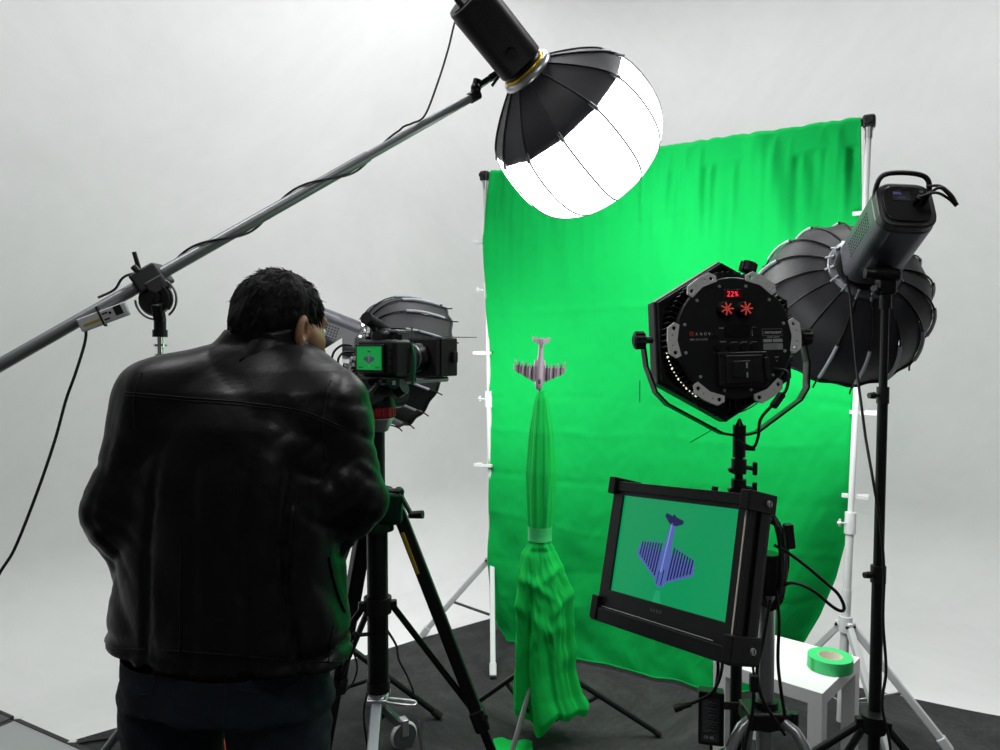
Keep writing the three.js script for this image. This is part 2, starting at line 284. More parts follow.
// LED lamp head: rounded square barrel, local z runs from the back to the ring
function lampBarrel(t, F, w, len, mat) {
  const sh = new THREE.Shape(), h = w / 2, r = w * 0.32;
  sh.moveTo(-h + r, -h); sh.lineTo(h - r, -h); sh.quadraticCurveTo(h, -h, h, -h + r); sh.lineTo(h, h - r); sh.quadraticCurveTo(h, h, h - r, h); sh.lineTo(-h + r, h); sh.quadraticCurveTo(-h, h, -h, h - r); sh.lineTo(-h, -h + r); sh.quadraticCurveTo(-h, -h, -h + r, -h);
  part('barrel', extr(F.clone().multiply(new THREE.Matrix4().makeTranslation(0, 0, 0.03)), sh, len - 0.06, 0.006), mat, t);
  part('front_collar', lathe(F, [[0, len - 0.03], [w * 0.47, len - 0.03], [w * 0.47, len], [w * 0.4, len + 0.012], [0, len + 0.012]], 32), M.blackMetal, t);
  const s2 = new THREE.Shape(sh.getPoints(8).map((p) => p.multiplyScalar(0.985)));
  part('back_plate', extr(F.clone().multiply(new THREE.Matrix4().makeTranslation(0, 0, 0.006)), s2, 0.022, 0.005), M.blackPlastic, t);
  const s3 = new THREE.Shape(sh.getPoints(8).map((p) => p.multiplyScalar(0.82)));
  part('control_panel', extr(F.clone().multiply(new THREE.Matrix4().makeTranslation(0, 0, -0.002)), s3, 0.006, 0.001), std('#050506', 0.2), t);
  // vents: rows of short slots on both flanks
  for (const sx of [-1, 1]) { const vents = []; for (let i = 0; i < 5; i++) for (let j = 0; j < 12; j++) vents.push(rbox(F, sx * (h + 0.0055), -0.03 + i * 0.012, 0.07 + j * 0.0125, 0.003, 0.006, 0.006, 0.001, 1)); part('vent_grille', vents, M.blackMatte, t); }
}

// ---------------------------------------------------------------- green backdrop on two white stands
const BL = P(487, 176, 4.1), BR = P(866, 122, 3.15);
{
  const PX = V(BR.x - BL.x, 0, BR.z - BL.z), SPAN = PX.length(); PX.normalize();
  const NN = V(-PX.z, 0, PX.x); if (NN.z < 0) NN.negate();                    // towards the camera
  const hit = (px, py) => { const r = ray(px, py), o = V(0, EYE, 0); const t = BL.clone().sub(o).dot(NN) / r.dot(NN); const q = o.addScaledVector(r, t); return [q.clone().sub(BL).dot(PX), q.y]; };
  const edge = (list) => { const l = list.map(([x, y]) => hit(x, y)).sort((a, b) => a[1] - b[1]); return (h) => { if (h <= l[0][1]) return l[0][0]; for (let i = 1; i < l.length; i++) if (h <= l[i][1]) { const t = (h - l[i - 1][1]) / (l[i][1] - l[i - 1][1]); return mix(l[i - 1][0], l[i][0], t); } return l[l.length - 1][0]; }; };
  const sL = edge([[492, 178], [487, 215], [487, 300], [489, 352], [489, 465], [490, 540], [494, 590], [501, 625], [512, 645], [540, 660]]);
  const sR = edge([[861, 122], [861, 213], [859, 350], [855, 440], [850, 495], [843, 545], [832, 585], [815, 625], [797, 655], [775, 680]]);
  const t = thing('green_screen_cloth', 'bright green backdrop cloth hanging from the crossbar between white stands', 'backdrop', V((BL.x + BR.x) / 2, 0.03, (BL.z + BR.z) / 2));
  const topH = (s) => mix(BL.y, BR.y, s / SPAN) + 0.012 + 0.004 * noise3(s * 16, 1, 1), creases = [0.13, 0.3, 0.47, 0.545, 0.64, 0.735, 0.83, 0.9];
  const disp = (u, v) => {
    const s = u * SPAN; let d = 0;
    const g = Math.exp(-v * 7) * (1 - Math.exp(-v * 60));
    d += g * (0.014 * noise3(s * 8 + v * 1.2, v * 1.5, 1) + 0.012 * noise3(s * 20 + v * 3, v * 2, 5)) + Math.exp(-v * 16) * (1 - Math.exp(-v * 60)) * 0.012 * Math.sin(s * 75 + 7 * noise3(s * 3, v, 2));
    d += Math.exp(-v * 3.2) * 0.016 * noise3((s - v * 0.5) * 6, v * 1.1, 9) * (0.5 + u);
    d += 0.014 * noise3(s * 1.6, v * 2.6, 12) + 0.005 * noise3(s * 5, v * 7, 15) + 0.0016 * noise3(s * 16, v * 30, 18);
    for (const [i, c] of creases.entries()) { const cv = c + 0.012 * noise3(s * 1.4, i * 3, 1), e = (v - cv) / 0.006; d += 0.005 * Math.exp(-e * e) * (i % 2 ? 1 : -1) * (0.5 + 0.5 * noise3(s * 2, i, 3)); }
    for (const c of [0.27, 0.55, 0.8]) { const e = (u - c) / 0.005; d += 0.002 * Math.exp(-e * e); }
    const low = sstep(0.62, 0.95, v);
    d += low * (0.02 * noise3(s * 2.5 + v * 3, v * 3, 21) + 0.008 * noise3(s * 4 - v * 8, v * 9, 24));
    d += -0.16 * sstep(0.86, 1.0, u) ** 1.5 * sstep(0.55, 0.85, v);               // the right edge curls back
    d += 0.015 * sstep(0.9, 1, v) * noise3(s * 3, 3, 2) - 0.05 * sstep(0.0, 0.1, v) * Math.sin(Math.PI * v) * 0.4;
    d += 0.012 * Math.exp(-((u / 0.03) ** 2)) * noise3(v * 9, 4, 4);
    return d;
  };
  const rowsTop = 6, NV = 190, cloth = gridGeo(200, NV, (u, vv) => {
    const j = Math.round(vv * NV), s0 = u * SPAN;
    if (j < rowsTop) { const a = Math.PI * (1 - j / rowsTop) , r = 0.021; const s = mix(sL(9), sR(9), u); return [BL.clone().addScaledVector(PX, s).setY(topH(s) - 0.012 + (r + 0.003) * Math.sin(a)).addScaledVector(NN, (r + 0.003) * Math.cos(a)), s, 0]; }
    const v = (j - rowsTop) / (NV - rowsTop), sm = u * SPAN, hTop = topH(sm) - 0.012, hBot = 0.03 + 0.006 * noise3(u * 5, 1, 7) + 0.03 * sstep(0.8, 1, u);
    const h = mix(hTop, hBot, v), s = mix(sL(h), sR(h), u);
    return [BL.clone().addScaledVector(PX, s).setY(h).addScaledVector(NN, Math.max(0.024 + disp(u, v), v < 0.04 ? 0.022 : -1)), s, v * 2.6];
  });
  part('cloth', cloth, M.green, t);
  // hem stitched along the right edge and the bottom
  const pos = cloth.attributes.position, ix = (i, j) => { const k = j * 201 + i; return V(pos.getX(k), pos.getY(k), pos.getZ(k)).applyMatrix4(t.matrixWorld); };
  const hem = []; for (let j = rowsTop; j <= NV; j += 2) hem.push(ix(200, j)); part('hem', tube(hem, 0.0035, 6, 160), M.green, t);
  const hb = []; for (let i = 0; i <= 200; i += 2) hb.push(ix(i, NV)); part('hem', tube(hb, 0.004, 6, 160), M.green, t);
  const hl = []; for (let j = rowsTop; j <= NV; j += 2) hl.push(ix(0, j)); part('hem', tube(hl, 0.0035, 6, 160), M.green, t);
  single('backdrop_crossbar', [cyl(BL.clone().addScaledVector(PX, -0.03), BR.clone().addScaledVector(PX, 0.0), 0.017, 0.017, 16)], M.blackMetal, 'black crossbar carrying the top of the green backdrop', 'crossbar');
  const bstand = (label, base, top, hubH, feet, lo) => {
    const q = thing('backdrop_stand', label, 'stand', base, 'white tripod stands of the backdrop');
    const at = (h) => base.clone().lerp(top, h / top.y);
    part('pole', [cyl(at(0.06), at(0.62), 0.0185)], M.whiteEnamel, q);
    part('pole', [cyl(at(0.6), at(lo), 0.0165)], M.whiteEnamel, q);
    part('pole', [cyl(at(lo - 0.02), at(top.y - 0.02), 0.0125)], M.whiteEnamel, q);
    for (const h of [lo, 1.95]) { const c = at(h); part('collar', [cyl(at(h - 0.045), at(h + 0.045), h === lo ? 0.023 : 0.018)], M.whitePlastic, q); part('wing_knob', [cyl(c.clone().add(V(-0.02, 0, 0.005)), c.clone().add(V(-0.045, 0.003, 0.012)), 0.004), ball(c.clone().add(V(-0.052, 0.003, 0.014)), 0.01, 8), bar(c.clone().add(V(-0.05, -0.012, 0.014)), c.clone().add(V(-0.05, 0.02, 0.014)), 0.008, 0.006, V(1, 0, 0))], M.whitePlastic, q); }
    for (const f of feet) { const d = f.clone().sub(base).setY(0).normalize(), a = at(hubH).addScaledVector(d, 0.022), b = f.clone().setY(0.02); part('leg', bar(a, b, 0.03, 0.028, V(0, 1, 0)), M.whiteEnamel, q); const e = a.clone().lerp(b, 0.9); part('foot', bar(e, b.clone().setY(0.014), 0.038, 0.036, V(0, 1, 0)), M.whitePlastic, q); part('brace', bar(at(0.14).addScaledVector(d, 0.02), a.clone().lerp(b, 0.55), 0.016, 0.008, V(0, 1, 0)), M.alu, q); }
    part('hub', [cyl(at(hubH - 0.03), at(hubH + 0.035), 0.028), ...feet.map((f) => { const d = f.clone().sub(base).setY(0).normalize(); return bar(at(hubH), at(hubH).addScaledVector(d, 0.04), 0.03, 0.022, V(0, 1, 0)); })], M.whitePlastic, q);
    for (const f of feet) { const d = f.clone().sub(base).setY(0).normalize(), s = V(d.z, 0, -d.x), c = at(hubH).addScaledVector(d, 0.034); part('bolt', cyl(c.clone().addScaledVector(s, -0.02), c.clone().addScaledVector(s, 0.02), 0.006, 0.006, 8), M.blackMetal, q); }
    part('spigot', [cyl(at(top.y - 0.07), at(top.y - 0.02), 0.016), cyl(at(top.y - 0.035), at(top.y - 0.02), 0.02)], M.alu, q);
    part('crossbar_clamp', [rbox(frame(top, NN), 0, 0, 0, 0.05, 0.055, 0.05, 0.012), cyl(top.clone().addScaledVector(NN, 0.02), top.clone().addScaledVector(NN, 0.045), 0.016, 0.014, 10)], M.blackPlastic, q);
    return q;
  };
  const lb = V(BL.x + 0.035, 0, BL.z - 0.01), rb = P(841, 690, 3.17); rb.y = 0;
  bstand('white backdrop stand beside the tripod, its clamp by the lantern', lb, BL.clone().addScaledVector(PX, -0.012), 0.45, [H(493, 680), H(422, 638), V(lb.x + 0.33, 0, lb.z - 0.2)], 1.35);
  bstand('white backdrop stand behind the white side table', rb, BR.clone().addScaledVector(PX, 0.012), 0.47, [H(950, 755), V(rb.x - 0.3, 0, rb.z - 0.2), V(rb.x + 0.06, 0, rb.z + 0.33)], 0.9);
  // spring clamps on both edges
  const clamp3 = (px, py, sgn, label) => {
    const [s, h] = hit(px, py), o = BL.clone().addScaledVector(PX, s).setY(h).addScaledVector(NN, 0.02), q = thing('spring_clamp', label, 'clamp', o, 'white clamps holding the backdrop edges');
    const X = PX.clone().multiplyScalar(sgn);
    for (const k of [-1, 1]) { part('jaw', [bar(o.clone().addScaledVector(X, -0.03).addScaledVector(NN, k * 0.006), o.clone().addScaledVector(X, 0.02).addScaledVector(NN, k * 0.012), 0.016, 0.007, V(0, 1, 0)), bar(o.clone().addScaledVector(X, 0.018).addScaledVector(NN, k * 0.011), o.clone().addScaledVector(X, 0.075).addScaledVector(NN, k * 0.017), 0.018, 0.007, V(0, 1, 0))], M.whitePlastic, q); }
    part('hinge', [cyl(o.clone().addScaledVector(X, 0.018).add(V(0, -0.011, 0)), o.clone().addScaledVector(X, 0.018).add(V(0, 0.011, 0)), 0.011)], M.alu, q);
  };
  clamp3(487, 242, -1, 'upper white clamp on the backdrop edge near the lantern');
  clamp3(488, 353, -1, 'white clamp on the backdrop edge level with the plane model');
  clamp3(489, 465, -1, 'lower white clamp on the backdrop edge nearest the tripod');
  clamp3(861, 214, 1, 'white clamp on the backdrop edge just above the softbox');
  clamp3(858, 412, 1, 'white clamp on the backdrop edge just under the softbox');
  clamp3(850, 495, 1, 'white clamp on the backdrop edge above the stand joint');
}

// ---------------------------------------------------------------- draped model stand and the plane on it
{
  const D = 3.12, base = P(541, 700, D); base.y = 0.0;
  const t = thing('model_stand', 'black light stand hidden under green cloth, holding the plane model', 'stand', base);
  const feet = [H(660, 738), H(472, 709), H(510, 762)];
  part('pole', [cyl(V(base.x, 0.05, base.z), V(base.x, 1.4, base.z), 0.014)], M.blackMetal, t);
  for (const f of feet) { const d = f.clone().sub(base).setY(0).normalize(), a = V(base.x, 0.33, base.z).addScaledVector(d, 0.03), b = f.clone().setY(0.014); part('leg', cyl(a, b, 0.011), f === feet[2] ? M.alu : M.blackMetal, t); part('foot', cyl(a.clone().lerp(b, 0.95), b, 0.013), M.rubber, t); part('brace', cyl(V(base.x, 0.07, base.z).addScaledVector(d, 0.02), a.clone().lerp(b, 0.45), 0.009), M.blackMetal, t); }
  part('collar', cyl(V(base.x, 0.3, base.z), V(base.x, 0.36, base.z), 0.03), M.blackPlastic, t);
  part('lower_collar', cyl(V(base.x, 0.05, base.z), V(base.x, 0.09, base.z), 0.026), M.blackPlastic, t);
  // cloth: rows given by pixel height and left and right outline
  const rows = [[391, 537, 545, 0], [398, 534.5, 547.5, 0.1], [430, 529, 553, 0.2], [470, 526, 555, 0.22], [505, 527, 553, 0.25], [525, 528, 551, 0.2], [533, 528.5, 550.5, 0.12], [541, 528, 551, 0.25], [552, 521, 557, 0.5], [575, 516, 566, 0.8], [600, 514, 571, 1], [630, 513, 572, 1], [665, 511, 574, 1], [690, 510, 580, 1], [706, 510, 587, 1], [714, 512, 585, 1]];
  const at = (y) => { for (let i = 1; i < rows.length; i++) if (y <= rows[i][0]) { const t2 = (y - rows[i - 1][0]) / (rows[i][0] - rows[i - 1][0]); return rows[i].map((q, k) => mix(rows[i - 1][k], q, t2)); } return rows[rows.length - 1]; };
  const c = thing('draped_cloth', 'green cloth gathered by a tape band around the model stand', 'cloth', base.clone().setY(0.05));
  const NVd = 150;
  const cloth = gridGeo(220, NVd, (u, v) => {
    const a = u * TAU, y0 = mix(391, 714, v), [, l, r, f] = at(y0), px = D / FPX, R = (r - l) / 2 * px, cx = ((l + r) / 2 - 500) * px;
    const h = P(500, y0, D).y, ca = Math.cos(a), sa = Math.sin(a);
    let k = 0; const w = noise3(ca * 0.7, sa * 0.7, h * 1.1), ridge = (q) => 1 - 2 * Math.abs(q);
    const fold = Math.sin(a * 5 + w * 1.4 + h * 0.8), fold2 = Math.sin(a * 8 + w * 2 - h * 1.2 + 1), low = sstep(545, 600, y0);
    k += f * low * (0.12 * fold * Math.abs(fold) + 0.06 * fold2 * Math.abs(fold2)) + f * 0.06 * noise3(ca * 1.1 + 3, sa * 1.1, h * 1.5);
    k += (1 - low) * (0.05 + 0.05 * f) * Math.sin(a * 6 + h * 1.2 + w) * (f > 0.02 ? 1 : 0.3);
    for (const [py, pa, hw2, sl, am] of [[566, 1.0, 5, 9, 0.16], [578, 1.9, 6, -12, 0.13], [592, 0.5, 7, 14, 0.17], [604, 2.2, 8, -16, 0.12], [622, 1.3, 8, 10, 0.1], [585, 4.0, 7, 12, 0.14], [610, 5.2, 8, -10, 0.12], [645, 0.2, 9, 12, 0.08]]) { let da = Math.atan2(Math.sin(a - pa), Math.cos(a - pa)); const e = (y0 - py - sl * da - 7 * da * da) / hw2; k += am * Math.exp(-e * e) * Math.exp(-da * da * 1.6); }
    { const e = sstep(541, 552, y0) * (1 - sstep(640, 690, y0)); k += e * 0.03 * (1 - 2 * Math.abs(noise3(ca * 1.8 + 7 + sa, sa * 1.8 + h * 3, h * 6.5 + ca * 1.5))); k += (1 - sstep(541, 552, y0)) * sstep(395, 430, y0) * 0.05 * noise3(ca * 2.4, sa * 2.4, h * 2); }
    const depthR = R * (y0 > 545 ? 0.8 : 1), q = 1 - 0.1 * f + k;
    const hem = v > 0.93 ? (v - 0.93) / 0.07 * (0.05 * noise3(ca, sa, 9) + 0.045 * ca * -1 * 0 + 0) : 0;
    return [V(cx + ca * R * q, h + hem, base.z + sa * depthR * q), u * TAU * R, h];
  });
  part('cloth', cloth, M.greenDrape, c);
  const band = gridGeo(48, 6, (u, v) => { const a = u * TAU, y0 = mix(524, 538, v), [, l, r] = at(y0), px = D / FPX, R = (r - l) / 2 * px * 1.06; return [V(((l + r) / 2 - 500) * px + Math.cos(a) * R, P(500, y0, D).y, base.z + Math.sin(a) * R), u, v]; });
  part('tape_band', band, M.greenTapeSide, c, 'pale green tape band');
  // a corner of the cloth lying on the floor beside the near leg
  const fl = H(498, 748); part('floor_corner', gridGeo(14, 14, (u, v) => [V(fl.x - 0.02 + u * 0.16, 0.012 + 0.012 * Math.max(0, noise3(u * 1.5, v * 1.5, 2)) + 0.015 * u * (1 - v), fl.z - 0.05 + v * 0.16 + 0.05 * u), u * 0.2, v * 0.2]), M.greenDrape, c);
  // the plane, nose down
  const nose = P(538.5, 390, D - 0.01), tail = P(541.5, 338, D - 0.01), ax = nose.clone().sub(tail), L = ax.length(); ax.normalize();
  const m = thing('model_plane', 'small silver model attack plane standing nose down on green cloth', 'model plane', nose);
  const F = frame(nose, ax.clone().negate(), V(0.1, 0.1, 1)); // local z: from nose to tail, y: towards the camera, x: across
  const fus = [[0.002, 0], [0.012, 0.004], [0.017, 0.02], [0.0185, 0.05], [0.017, 0.08], [0.0135, 0.11], [0.0105, 0.15], [0.0095, L - 0.02], [0.007, L - 0.002], [0.001, L]];
  part('fuselage', lathe(F.clone().multiply(new THREE.Matrix4().makeScale(1, 0.9, 1)), fus, 18), M.model, m);
  part('canopy', lathe(F.clone().multiply(new THREE.Matrix4().makeTranslation(0, 0.009, 0.035)).multiply(new THREE.Matrix4().makeScale(0.7, 0.8, 1)), [[0.001, -0.018], [0.009, -0.01], [0.0115, 0], [0.009, 0.014], [0.001, 0.03]], 12), M.modelDark, m);
  for (const sx of [-1, 1]) {
    const wing = poly([[0.012 * sx, 0.03], [0.105 * sx, 0.076], [0.108 * sx, 0.1], [0.012 * sx, 0.094]]);
    const WM = F.clone().multiply(new THREE.Matrix4().makeRotationX(Math.PI / 2)); // shape x,y -> local x,z
    part('wing', extr(WM, wing, 0.004, 0.001), M.model, m);
    for (let k = 0; k < 6; k++) { const x = sx * (0.03 + k * 0.0145), z0 = 0.036 + 0.49 * (Math.abs(x) - 0.012); const q = (z) => V(x, 0.008, z).applyMatrix4(F); const ms = part('missile', lathe(F.clone().multiply(new THREE.Matrix4().makeTranslation(x, 0.007, z0 - 0.012)), [[0.0006, 0], [0.004 - k * 0.0003, 0.01], [0.0045 - k * 0.0003, 0.04], [0.003, 0.07 - k * 0.004], [0.0006, 0.074 - k * 0.004]], 8), k % 2 ? M.model : M.modelDark, m); part('fin', rbox(F, x, 0.007, z0 + 0.056 - k * 0.004, 0.0012, 0.014, 0.012, 0.0004, 1), M.model, ms); }
    part('tailplane', extr(WM, poly([[0.004 * sx, L - 0.03], [0.036 * sx, L - 0.012], [0.036 * sx, L + 0.004], [0.004 * sx, L - 0.004]]), 0.003, 0.0008), M.model, m);
    part('engine_nacelle', lathe(F.clone().multiply(new THREE.Matrix4().makeTranslation(sx * 0.016, -0.006, 0.075)), [[0.005, 0], [0.008, 0.003], [0.009, 0.02], [0.007, 0.045], [0.004, 0.05]], 12), M.model, m);
  }
  part('tail_fin', extr(F.clone().multiply(new THREE.Matrix4().makeRotationY(-Math.PI / 2)).multiply(new THREE.Matrix4().makeRotationZ(0)), poly([[L - 0.045, 0.004], [L - 0.016, 0.034], [L - 0.002, 0.034], [L - 0.006, 0.004]]), 0.003, 0.0008), M.model, m);
  part('mount_rod', cyl(nose.clone().addScaledVector(ax, -0.02), V(base.x, 1.4, base.z), 0.004), M.blackMetal, m);
}

// ---------------------------------------------------------------- white side table with a roll of green tape
{
  const h = 0.45, N0 = H(822.6, 693.6, h), L0 = H(726, 671, h), R0 = H(868.6, 667.6, h);
  const bis = L0.clone().add(R0).multiplyScalar(0.5).sub(N0).normalize(), S = 0.405, ex = bis.clone().applyAxisAngle(V(0, 1, 0), -Math.PI / 4), ez = bis.clone().applyAxisAngle(V(0, 1, 0), Math.PI / 4);
  const C = N0.clone().addScaledVector(bis, S / Math.SQRT2); C.y = 0;
  const F = new THREE.Matrix4().makeBasis(ex, V(0, 1, 0), ex.clone().cross(V(0, 1, 0))).setPosition(C);
  const t = thing('side_table', 'small square white side table beside the monitor stand', 'table', C);
  part('tabletop', rbox(F, 0, h - 0.025, 0, S, 0.05, S, 0.002, 2), M.lack, t);
  for (const a of [-1, 1]) for (const b of [-1, 1]) part('leg', rbox(F, a * (S / 2 - 0.0255), (h - 0.052) / 2 + 0.003, b * (S / 2 - 0.0255), 0.05, h - 0.053, 0.05, 0.0015, 2), M.lack, t);
  const tc = H(830, 668, h); const U = new THREE.Matrix4().makeRotationX(-Math.PI / 2).setPosition(tc);
  const q = thing('tape_roll', 'roll of green gaffer tape lying on the white table', 'tape', tc);
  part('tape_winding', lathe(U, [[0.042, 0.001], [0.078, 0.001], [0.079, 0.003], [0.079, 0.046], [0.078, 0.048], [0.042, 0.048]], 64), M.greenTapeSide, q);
  part('cardboard_core', lathe(U, [[0.0425, 0.002], [0.0385, 0.002], [0.0385, 0.0475], [0.0425, 0.0475]], 48), M.card, q);
  part('tape_end', bar(tc.clone().add(V(-0.0793, 0.025, 0.02)), tc.clone().add(V(-0.074, 0.025, 0.031)), 0.045, 0.0008, V(0, 1, 0)), M.greenTape, q);
}

// ---------------------------------------------------------------- lantern lamp on a boom
{
  const AX = V(0.65, -0.61, -0.47).normalize(), D = 2.8, k = D / FPX, rim = P(557, 109, D);
  const t = thing('lantern_lamp', 'glowing white lantern softbox with black skirt hanging from the boom', 'lamp', rim);
  const F = frame(rim, AX, V(0, 1, 0.3)), n = 12, R = 78 * k, rc = 0.088, zc = -0.17;
  const lobes = (a, s) => 1 - s * (1 - Math.abs(Math.cos(a * n / 2)) ** 0.7);
  const prof = [[78, 0], [81.5, 12], [83.5, 30], [83, 50], [78.5, 68], [70, 82], [56, 93], [38, 100], [18, 103.5], [0.5, 104.5]].map(([r, z]) => [r * k, z * k]);
  const curve = new THREE.CatmullRomCurve3(prof.map(([r, z]) => V(r, z, 0)));
  part('glowing_diffuser', gridGeo(96, 40, (u, v) => { const p = curve.getPoint(v), a = u * TAU, s = lobes(a, 0.02 * (1 - v)); return [V(Math.cos(a) * p.x * s, Math.sin(a) * p.x * s, p.y).applyMatrix4(F)]; }), std('#ffffff', 0.9, 0, { emissive: new THREE.Color(1, 1, 0.985), emissiveIntensity: LANTERN[0] }), t, 'glowing white fabric dome');
  for (let i = 0; i < n; i++) {
    const a = i / n * TAU, ca = Math.cos(a), sa = Math.sin(a);
    part('diffuser_seam', tube([0, 0.12, 0.25, 0.4, 0.55, 0.7, 0.85].map((v) => { const p = curve.getPoint(v); return V(ca * p.x * 1.004, sa * p.x * 1.004, p.y).applyMatrix4(F); }), 0.0036, 5, 24), std('#68686a', 0.9), t);
    const sk = (v) => [mix(rc, R, 1 - (1 - v) ** 1.4), zc * (1 - v)];
    part('skirt_panel', gridGeo(6, 10, (u, v) => { const [r, z] = sk(v), b = a + u * TAU / n, s = 1 - 0.04 * Math.sin(u * Math.PI) + 0.008 * noise3(u * 2 + i * 3, v * 4, 6); return [V(Math.cos(b) * r * s, Math.sin(b) * r * s, z).applyMatrix4(F)]; }), M.fabric, t);
    const rib = part('rib', tube([0, 0.2, 0.4, 0.6, 0.8, 1].map((v) => { const [r, z] = sk(v); return V(ca * (r + 0.003), sa * (r + 0.003), z).applyMatrix4(F); }), 0.0035, 6, 20), M.fabric, t);
    part('rib_tip', [cyl(V(ca * (R - 0.018), sa * (R - 0.018), -0.022).applyMatrix4(F), V(ca * (R + 0.006), sa * (R + 0.006), 0.006).applyMatrix4(F), 0.008, 0.008, 8)], M.greyMetal, rib);
  }
  part('speed_ring', lathe(F, [[rc - 0.02, zc - 0.02], [rc + 0.008, zc - 0.02], [rc + 0.012, zc], [rc + 0.004, zc + 0.012], [rc - 0.02, zc + 0.012]], 36), M.alu, t);
  part('gold_ring', lathe(F, [[rc - 0.012, zc - 0.03], [rc - 0.002, zc - 0.03], [rc - 0.002, zc - 0.018], [rc - 0.012, zc - 0.018]], 36), M.gold, t);
  const B = frame(rim.clone().addScaledVector(AX, zc - 0.33), AX, V(0.2, 1, 0.6));
  lampBarrel(t, B, 0.158, 0.305, M.blackPlastic);
  part('yoke', [cyl(V(-0.095, 0, 0.22).applyMatrix4(B), V(0.095, 0, 0.22).applyMatrix4(B), 0.02)], M.blackMetal, t);
  const back = V(0, 0.03, -0.01).applyMatrix4(B);
  part('carry_handle', [tube([V(-0.05, 0.08, 0.03), V(-0.05, 0.11, -0.01), V(-0.02, 0.12, -0.05), V(0.02, 0.12, -0.05), V(0.05, 0.11, -0.01), V(0.05, 0.08, 0.03)].map((p) => p.applyMatrix4(B)), 0.008, 8, 24)], M.blackMetal, t);
  part('rear_knob', [cyl(V(-0.03, 0.02, -0.002).applyMatrix4(B), V(-0.03, 0.02, -0.022).applyMatrix4(B), 0.012), cyl(V(-0.045, -0.03, -0.002).applyMatrix4(B), V(-0.045, -0.03, -0.03).applyMatrix4(B), 0.01)], M.blackPlastic, t);
  part('side_label', rbox(B, -0.081, 0.02, 0.06, 0.003, 0.03, 0.02, 0.001, 1), M.labelWhite, t);
  areaLamp(t, rim.clone().addScaledVector(AX, 104.5 * k + 0.012), AX, 0.3, LANTERN[1]);
  // boom arm and stand
  const A0 = P(0, 365, 2.1), B0 = P(476, 95, 2.78), dir = B0.clone().sub(A0), dA = 2.1, dB = 2.78, xa = A0.x, xb = B0.x;
  const bt = (px) => { const q = (px - 500) / FPX; return (q * dA - xa) / ((xb - xa) - q * (dB - dA)); }, at = (px) => A0.clone().addScaledVector(dir, bt(px)), du = dir.clone().normalize();
  const piv = at(152), base = V(P(160, 330, 2.32).x, 0, piv.z + 0.005);
  const s = thing('boom_stand', 'grey steel boom arm on a stand behind the cameraman', 'boom stand', base);
  const s0 = A0.clone().addScaledVector(dir, -0.3), s1 = A0.clone().addScaledVector(dir, 0.72);
  part('boom_arm', [cyl(s0, s1, 0.0185, 0.0185, 24)], M.boomTube, s);
  part('boom_extension', [cyl(s1.clone().addScaledVector(du, -0.02), B0, 0.0155, 0.0155, 24)], M.boomTube, s);
  part('boom_end_cap', [cyl(B0.clone().addScaledVector(du, -0.03), B0.clone().addScaledVector(du, 0.012), 0.02)], M.blackPlastic, s);
  // elbow bracket up to the lamp yoke
  const yk = V(0, 0, 0.22).applyMatrix4(B).add(V(-0.085, -0.07, 0.06)), e1 = P(476, 88, 2.77), e2 = P(489, 79, 2.78);
  part('lamp_bracket', [cyl(e1.clone().add(V(-0.01, -0.04, 0)), e1.clone().add(V(0.006, 0.03, 0)), 0.016), ball(e1, 0.02, 12), bar(e1, e2, 0.024, 0.02, V(0, 0, 1)), bar(e2, P(503, 70, 2.79), 0.03, 0.022, V(0, 0, 1)), ball(P(501, 71, 2.78), 0.017), cyl(P(500, 72, 2.74), P(500, 72, 2.86), 0.012), bar(P(492, 86, 2.76), P(499, 76, 2.76), 0.012, 0.01, V(0, 0, 1))], M.blackMetal, s);
  // pivot head
  const PF = frame(piv, V(0, 0, 1), V(-du.x, du.y, 0).cross(V(0, 0, 1)).y > 0 ? du.clone().cross(V(0, 0, 1)).negate() : V(0, 1, 0));
  const fr = new THREE.Matrix4().makeBasis(du, V(0, 0, 1).cross(du).normalize(), V(0, 0, 1)).setPosition(piv);
  part('pivot_clamp', [rbox(fr, 0, 0, 0.0, 0.085, 0.07, 0.075, 0.01), rbox(fr, 0.01, -0.035, 0.025, 0.06, 0.05, 0.03, 0.008)], M.blackMetal, s);
  part('clamp_handle', [cyl(V(-0.01, 0.03, 0.03).applyMatrix4(fr), V(-0.012, 0.05, 0.03).applyMatrix4(fr), 0.01), cyl(P(141, 276, 2.26), P(134, 252, 2.25), 0.0075, 0.0065)], M.blackPlastic, s);
  const pc = P(157, 299, 2.27), dz = V(0, 0, 1), pcF = frame(pc, dz);
  const disc = new THREE.Shape(); disc.absarc(0, 0, 0.045, 0, TAU); part('pivot_disc', [extr(pcF, disc, 0.02, 0.002), cyl(pc.clone().addScaledVector(dz, 0.02), pc.clone().addScaledVector(dz, 0.035), 0.022), cyl(pc.clone().addScaledVector(dz, 0.03), pc.clone().addScaledVector(dz, 0.042), 0.009)], M.blackPlastic, s);
  const arc = (a0, a1, r) => tube([...Array(9)].map((_, i) => { const a = mix(a0, a1, i / 8); return pc.clone().add(V(Math.cos(a) * r, Math.sin(a) * r, 0.008)); }), 0.0035, 6, 20);
  part('slotted_plate', [arc(-0.9, 1.15, 0.062), arc(-0.7, 1.0, 0.05), arc(3.2, 4.6, 0.062), arc(3.3, 4.5, 0.05)], M.greyMetal, s);
  part('neck', [bar(P(157, 303, 2.24), P(160, 320, 2.27), 0.03, 0.03, V(0, 0, 1)), cyl(P(160, 318, 2.29), P(160, 337, 2.29), 0.018), cyl(P(160, 330, 2.29), P(160, 337, 2.29), 0.022)], M.blackMetal, s);
  const top = P(160, 336, 2.3); base.x = top.x; base.z = top.z;
